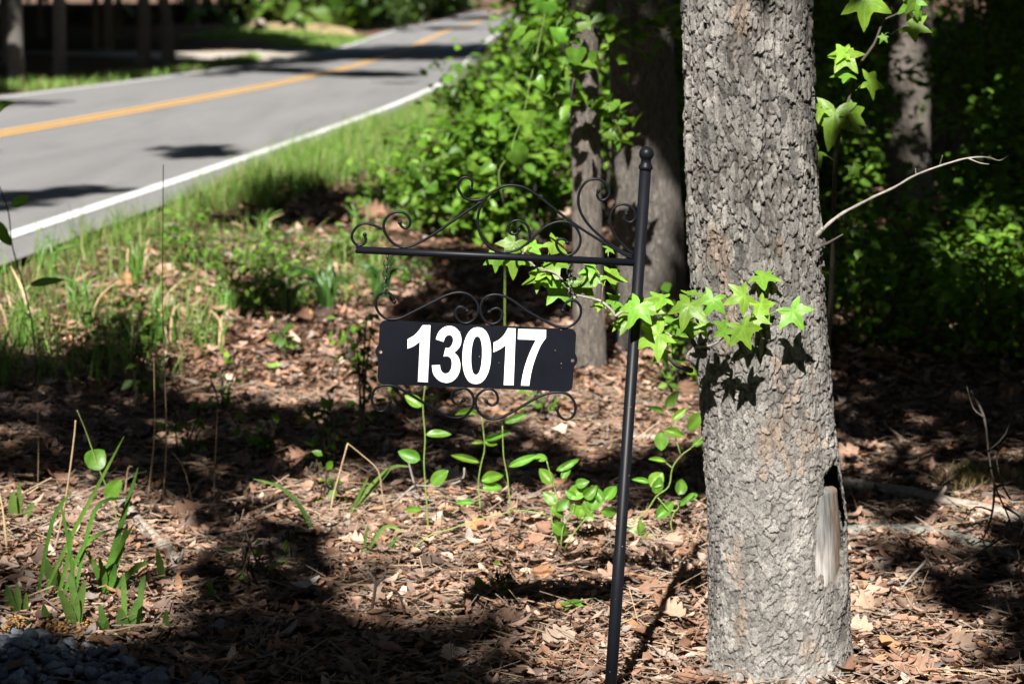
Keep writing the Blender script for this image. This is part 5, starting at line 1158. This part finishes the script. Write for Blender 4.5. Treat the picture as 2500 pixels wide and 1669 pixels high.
# ------------------------------------------------------------------ trees outside the picture whose crowns shade the scene
for k_, (x, y, H, r_) in enumerate([(-1.6, -6.5, 8.5, .16), (1.6, -7.5, 9, .18), (4.2, -1.5, 5, .14), (5.2, -5, 8, .2), (-1.2, -13, 12, .2), (3.4, -14, 12, .2), (3.6, 5.5, 8, .14), (5.5, 9, 10, .2), (4.8, 14, 12, .2), (8, 18, 13, .2), (9, 4, 10, .2), (-13.5, 4, 11, .2), (-13, 14, 12, .2), (-14, 24, 12, .2), (-16, 34, 12, .2), (7, 28, 13, .2), (8, 45, 13, .22), (6, 70, 13, .22), (-15, 60, 13, .22), (-18, 90, 13, .22), (7, 110, 13, .22)]):
    tree("canopy_tree", "tall tree standing outside the picture that shades the ground", Vector((x, y, float(terrain(x, y)))), H, r_, (0, 0), M_BARK2, 1.3, 60 + k_, "trees around the spot that are out of the picture")

# where sun reaches the ground in the photograph (outlines in photo pixels); unseen leaves are added over the rest
LITG = [[(-60, 690), (150, 700), (270, 800), (140, 880), (-60, 850)], [(150, 590), (300, 530), (380, 490), (620, 400), (900, 290), (1060, 240), (1110, 300), (1000, 420), (880, 470), (700, 455), (560, 520), (420, 560), (250, 620)],
        [(620, 560), (940, 530), (1010, 620), (1020, 740), (760, 760), (640, 690)], [(470, 810), (640, 780), (900, 760), (970, 830), (960, 1000), (720, 1005), (500, 960), (430, 880)],
        [(60, 650), (250, 600), (400, 560), (600, 560), (640, 660), (560, 790), (330, 810), (120, 740)], [(0, 990), (110, 975), (170, 1010), (60, 1050), (0, 1050)],
        [(-60, 1190), (150, 1200), (330, 1200), (390, 1300), (370, 1420), (210, 1470), (-60, 1460)], [(640, 1210), (800, 1190), (960, 1250), (1060, 1210), (1150, 1180), (1270, 1240), (1150, 1330), (850, 1330), (700, 1290)],
        [(1120, 900), (1400, 870), (1720, 900), (1730, 1080), (1500, 1105), (1300, 1060), (1150, 1000)], [(900, 1345), (1150, 1300), (1450, 1280), (1740, 1300), (1750, 1680), (1330, 1680), (1180, 1600), (1000, 1500)],
        [(2070, 1390), (2200, 1430), (2330, 1520), (2440, 1610), (2350, 1700), (2060, 1700)], [(2280, 1180), (2480, 1190), (2500, 1280), (2380, 1290), (2300, 1240)],
        [(600, 56), (840, 56), (885, 100), (960, 100), (930, 118), (820, 122), (740, 98), (610, 80)], [(430, 128), (560, 122), (740, 128), (700, 142), (560, 150), (440, 146)], [(1040, 60), (1090, 45), (1095, 55), (1010, 95)], [(0, 215), (90, 206), (200, 205), (180, 214), (20, 228)]]
DARKR = [[(370, 372), (560, 360), (600, 386), (540, 396), (420, 396)], [(-20, 478), (240, 468), (310, 478), (150, 512), (-20, 540)], [(-20, 243), (90, 250), (190, 262), (60, 267), (-20, 266)],
         [(430, 196), (620, 160), (800, 125), (960, 112), (1190, 108), (1190, 126), (1130, 150), (980, 152), (900, 145), (850, 158), (760, 172), (640, 176), (560, 190)], [(740, 181), (900, 176), (1060, 184), (960, 196), (800, 194)], [(540, 200), (680, 203), (600, 209)],
         [(1020, 68), (1160, 66), (1170, 76), (1030, 84)], [(1090, 44), (1230, 38), (1230, 50), (1110, 52)], [(950, 92), (1080, 84), (1040, 98)], [(760, 284), (880, 289), (800, 295)], [(880, 200), (1010, 206), (930, 212)], [(620, 178), (760, 170), (820, 176), (700, 186)], [(1000, 168), (1120, 172), (1040, 178)]]
def hit(polys, px, py):
    r_ = np.zeros(px.shape, bool)
    for q in polys: r_ |= in_poly(px, py, np.array([a for a, _ in q], float), np.array([b for _, b in q], float))
    return r_
# things that stand in the sun (photo pixel, distance, clear radius), carried along the sunbeam to the ground
SUNNY = [(x, y, 4.15, .09) for x, y in [(1575, 380), (1560, 560), (1548, 720), (1535, 880), (1520, 1060), (1507, 1240), (1495, 1430), (1486, 1600), (880, 590), (960, 560), (1040, 610), (1120, 460), (1200, 500), (1240, 450), (1300, 560), (1380, 600), (1450, 480), (1500, 540), (1040, 620), (1140, 620), (1240, 630), (1340, 635), (1440, 640), (940, 740), (1100, 740), (1200, 740), (1380, 760)]]
SUNNY += [(x, y, 4.15, .12) for x in (940, 1010, 1080, 1150, 1220, 1290, 1360, 1400) for y in (810, 870, 930, 1000)]
for y in range(60, 1680, 60):
    l = np.interp(y, [q[0] for q in _tab], [q[1] for q in _tab]); r_ = np.interp(y, [q[0] for q in _tab], [q[2] for q in _tab])
    SUNNY += [(l + 15, y, 4.35, .07), ((2 * l + r_) / 3, y, 4.26, .08), ((l + 2 * r_) / 3, y, 4.27, .08), (r_ - 15, y, 4.36, .03)]
SUNNY += [(x, y, 4.2, .09) for x in range(1220, 2000, 50) for y in (640, 700, 760, 830)]
SUNNY += [(x, y, 4.97, .03) for x, y in [(2040, 140), (2140, 200), (2030, 310), (2240, 20), (2110, 15)]]
SUNNY += [(x, y, 4.3, .03) for x, y in [(2150, 500), (2230, 430), (2320, 390)]]
SUNNY += [(x, y, Y_, .11) for x, y, Y_ in [(1405, 300, 7.9), (1400, 200, 7.9), (1410, 480, 7.9), (1430, 560, 7.9), (1430, 640, 7.9), (1440, 720, 7.9), (1440, 800, 7.9), (1450, 870, 7.9), (1540, 560, 8.4), (1600, 600, 8.4), (1560, 690, 8.4), ]] + [(2225, 225, 14.3, .10), (2235, 285, 14.3, .12), (2225, 330, 14.3, .10), (2250, 390, 14.3, .10), (2240, 60, 14.3, .06)]
SUNNY += [(*q, ground(1100, 1290).y, .10) for q in a7((450, 100), (700, 410), (420, 600), (680, 820), (900, 220), (1230, 430), (1200, 850), (1450, 270), (1500, 680))] + [(*q, ground(1400, 1330).y, .10) for q in a8((110, 700), (130, 870), (280, 610), (370, 850), (640, 820), (530, 840), (620, 1000), (400, 1020), (1230, 790), (1000, 740), (1260, 890), (900, 1120), (920, 1220), (800, 1190))]
SUNNY += [(x, y, 4.55, .05) for x, y in [(150, 1420), (180, 1480), (200, 1430), (310, 1460), (30, 1450), (60, 1440), (120, 1380), (250, 1500), (345, 1420)]]
SUNNY += [(x, y, 7.6, .14) for x, y in [(1277, 285), (1258, 385), (1155, 405), (1020, 430), (1335, 25), (1300, 200)]]
for (x, y, H, W_, n, lab) in BUSH:
    b = ground(x, y)
    for _ in range(14):
        a_ = U(0, 6.28); SUNNY.append((Vector((b.x + math.cos(a_) * W_ * U(0, .8), b.y - abs(math.sin(a_)) * W_ * .7, b.z + H * U(.3, 1.05))), None, None, U(.08, .26)))
for px, py in [(2350, 90), (2420, 230), (2470, 120), (2330, 380), (2400, 420), (2050, 240), (2090, 330), (2330, 160), (2450, 380), (2330, 240), (2360, 300), (2400, 160), (2480, 300), (2070, 130), (2110, 60), (2440, 620), (2480, 500), (1520, 100), (1560, 60), (1480, 130), (2020, 560), (2330, 880), (2440, 900)]:
    SUNNY.append((px, py, 12 if py < 400 else 9, U(.06, .13)))
SQ = []
for s in SUNNY:
    p_ = s[0] if isinstance(s[0], Vector) else at(s[0], s[1], s[2])
    gz = 0.0; t_ = (p_.z - gz) / -LDIR.z; SQ.append((p_.x + LDIR.x * t_, p_.y + LDIR.y * t_, s[3]))
SQ = np.array(SQ)
def shade_prob(X, Y, flecks=True):
    Z = terrain(X, Y); px, py, dp = project(X, Y, Z)
    if True:      # leaf edges are ragged
        dd = np.maximum(dp, 3.); px = px + 130 * (4.5 / dd) * (fbm(X * 4.5, Y * 3.2, 301) - .5) * 1.6; py = py + 75 * (4.5 / dd) ** 2 * (fbm(X * 4.5, Y * 3.2, 311) - .5) * 1.6
    onroad = np.abs(X - road_x(Y)) < HALF + .15
    inf = (dp > 1) & (px > -60) & (px < 2560) & (py > -5) & (py < 1720)
    pr = np.where(inf, np.where(onroad, np.where(hit(DARKR, px, py), .97, 0.), np.where(hit(LITG, px, py), .0, .985)), np.where(onroad, .5, .97))
    # light flecks in the shade
    if not flecks: return pr
    fl = vnoise(X * 2.6, Y * 1.7, 205) > np.where(px > 1900, .96, .92); pr = np.where(inf & ~onroad & fl & (Y < 40), pr * .25, pr)
    fn = (py > 1215) & (py < 1530) & (px < 1150) & (vnoise(X * 8, Y * 5.5, 211) > .66); pr = np.where(inf & fn, pr * .2, pr)
    return pr
def clear(X, Y, r_):
    d = np.full(X.shape, 9.)
    for q in SQ: d = np.minimum(d, np.hypot(X - q[0], (Y - q[1]) * .74) - q[2])
    return d > r_
CL = []
def cells(x0, x1, y0, y1, c, hmin, hmax, inside, nl, ls):
    X, Y = np.meshgrid(np.arange(x0, x1, c), np.arange(y0, y1, c)); X = X.ravel() + RNG.uniform(-.4, .4, X.size) * c; Y = Y.ravel() + RNG.uniform(-.4, .4, Y.size) * c
    k = inside(X, Y); X = X[k]; Y = Y[k]
    pr = shade_prob(X, Y); d = ls * .42 + c * .22
    for ax_, ay_ in ((d, 0), (-d, 0), (0, d * 1.3), (0, -d * 1.3)): pr = np.where(shade_prob(X + ax_, Y + ay_, False) < .02, 0, pr)
    k = (RNG.random(len(X)) < pr) & clear(X, Y, d); X = X[k]; Y = Y[k]
    h = RNG.uniform(hmin, hmax, len(X)); t_ = h / -LDIR.z
    P = np.stack([X - LDIR.x * t_, Y - LDIR.y * t_, h + terrain(X, Y)], 1)
    if c > .2:            # unseen second leaf layer along the same sunbeams, added to block sky light
        h2 = RNG.uniform(hmax, hmax + 8, len(X)); t2 = h2 / -LDIR.z; P = np.concatenate([P, np.stack([X - LDIR.x * t2, Y - LDIR.y * t2, h2 + terrain(X, Y)], 1)])
    P = np.repeat(P, nl, 0) + RNG.normal(0, 1, (len(P) * nl, 3)) * np.array([c * .32, c * .4, c * .4])
    CL.append((P, np.full(len(P), ls)))
win_near = lambda X, Y: (np.abs(X) < Y * .2572 + 1.1) & (Y > 2.4) & (Y < 10)
win_mid = lambda X, Y: (np.abs(X + .3) < Y * .2572 + 1.2) & (Y >= 10) & (Y < 26)
cells(-3.9, 3.9, 2.3, 10, .11, 4.2, 7.5, win_near, 8, .12)
cells(-9, 9, 10, 26, .22, 4.5, 9, win_mid, 8, .24)
cells(-14, 11, -16, 26, .6, 4.5, 10.5, lambda X, Y: ~win_near(X, Y) & ~win_mid(X, Y), 7, .65)
cells(-20, 20, 26, 60, .5, 5, 11, lambda X, Y: X > -99, 5, .62)
cells(-75, 34, 60, 240, 1.5, 6, 13, lambda X, Y: X > -99, 5, 1.9)
cells(-130, 60, 240, 460, 4, 7, 14, lambda X, Y: X > -999, 7, 4.5)
def sky_blocker(x0, x1, y0, y1, h0, h1, n, ls):  # unseen leaf clumps added to block sky light, clear of sunlit spots
    X = RNG.uniform(x0, x1, n); Y = RNG.uniform(y0, y1, n); H_ = RNG.uniform(h0, h1, n); t_ = H_ / -LDIR.z
    gx_ = X + LDIR.x * t_; gy_ = Y + LDIR.y * t_; pr = shade_prob(gx_, gy_, False)
    for ax_, ay_ in [(ls * f_ * math.cos(a_), ls * f_ * 1.2 * math.sin(a_)) for f_ in (.8, 1.6) for a_ in np.arange(0, 6.2, .785)]: pr = np.minimum(pr, shade_prob(gx_ + ax_, gy_ + ay_, False))
    k = (pr > .44) & clear(gx_, gy_, ls * 1.7); k &= ~((np.abs(X - road_x(Y)) < HALF + 1) & (H_ < 5))
    P_ = np.stack([X[k], Y[k], H_[k] + terrain(X[k], Y[k])], 1); P_ = np.repeat(P_, 5, 0) + np.clip(RNG.normal(0, ls * .45, (k.sum() * 5, 3)), -ls * .9, ls * .9); CL.append((P_, np.full(len(P_), ls)))
sky_blocker(-30, -10.8, -20, 75, 4, 22, 7000, .8)
sky_blocker(3.2, 22, -16, 60, 3.5, 20, 7000, .8)
sky_blocker(-11, 12, -46, -20, 3, 22, 2600, .9)
sky_blocker(-10, 4, -20, 30, 9, 20, 9000, .35)
sky_blocker(-32, -8.6, 42, 115, 3.5, 15, 6000, .9)
sky_blocker(-80, -11, 60, 240, 4, 22, 4000, 1.8)
sky_blocker(4, 40, 60, 200, 4, 22, 4000, 1.8)
P = np.concatenate([c[0] for c in CL]); ls = np.concatenate([c[1] for c in CL])
k = P[:, 2] > 2.6; P = P[k]; ls = ls[k]
TX = np.array([(t_[1], t_[2]) for t_ in TREES]); own = np.zeros(len(P), int); best = np.full(len(P), 1e9)
for i, (x, y) in enumerate(TX):
    d = (P[:, 0] - x) ** 2 + (P[:, 1] - y) ** 2; b = d < best; own[b] = i; best[b] = d[b]
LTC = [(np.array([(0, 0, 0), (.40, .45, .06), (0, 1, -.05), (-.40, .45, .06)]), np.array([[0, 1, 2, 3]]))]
for i, T_ in enumerate(TREES):
    k = own == i; n = int(k.sum())
    if n < 20: continue
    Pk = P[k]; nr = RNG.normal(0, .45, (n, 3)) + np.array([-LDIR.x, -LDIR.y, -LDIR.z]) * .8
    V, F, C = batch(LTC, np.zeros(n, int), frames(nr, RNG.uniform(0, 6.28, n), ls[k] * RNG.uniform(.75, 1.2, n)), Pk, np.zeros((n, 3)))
    mk("shade_crown", V, F, M_CANOPY, T_[0])  # unseen leaves set where shade is wanted, gaps left for the sun
    mb = MB(); top = Vector((T_[1], T_[2], T_[3] * .92))
    for j in RNG.choice(n, min(10, n), replace=False):
        e = Vector(Pk[j]); s_ = Vector((T_[1], T_[2], min(T_[3] * .95, max(3.0, e.z - .8)))); 
        if (e - s_).length > 9: continue
        S_ = spline([s_, s_.lerp(e, .5) + Vector((0, 0, .3)), e], 3); L_ = np.array([S_[0].lerp(S_[-1], f_) for f_ in np.linspace(0, 1, 24)] + S_); tt = L_[:, 2] / -LDIR.z
        qx = L_[:, 0] + LDIR.x * tt; qy = L_[:, 1] + LDIR.y * tt
        if (shade_prob(qx, qy, False) < .4).any() or not clear(qx, qy, .06).all(): continue
        mb.add(tube(S_, list(np.linspace(.05, .012, 7)), 5))
    if mb.V: mb.build("limbs", M_BARK2, T_[0])
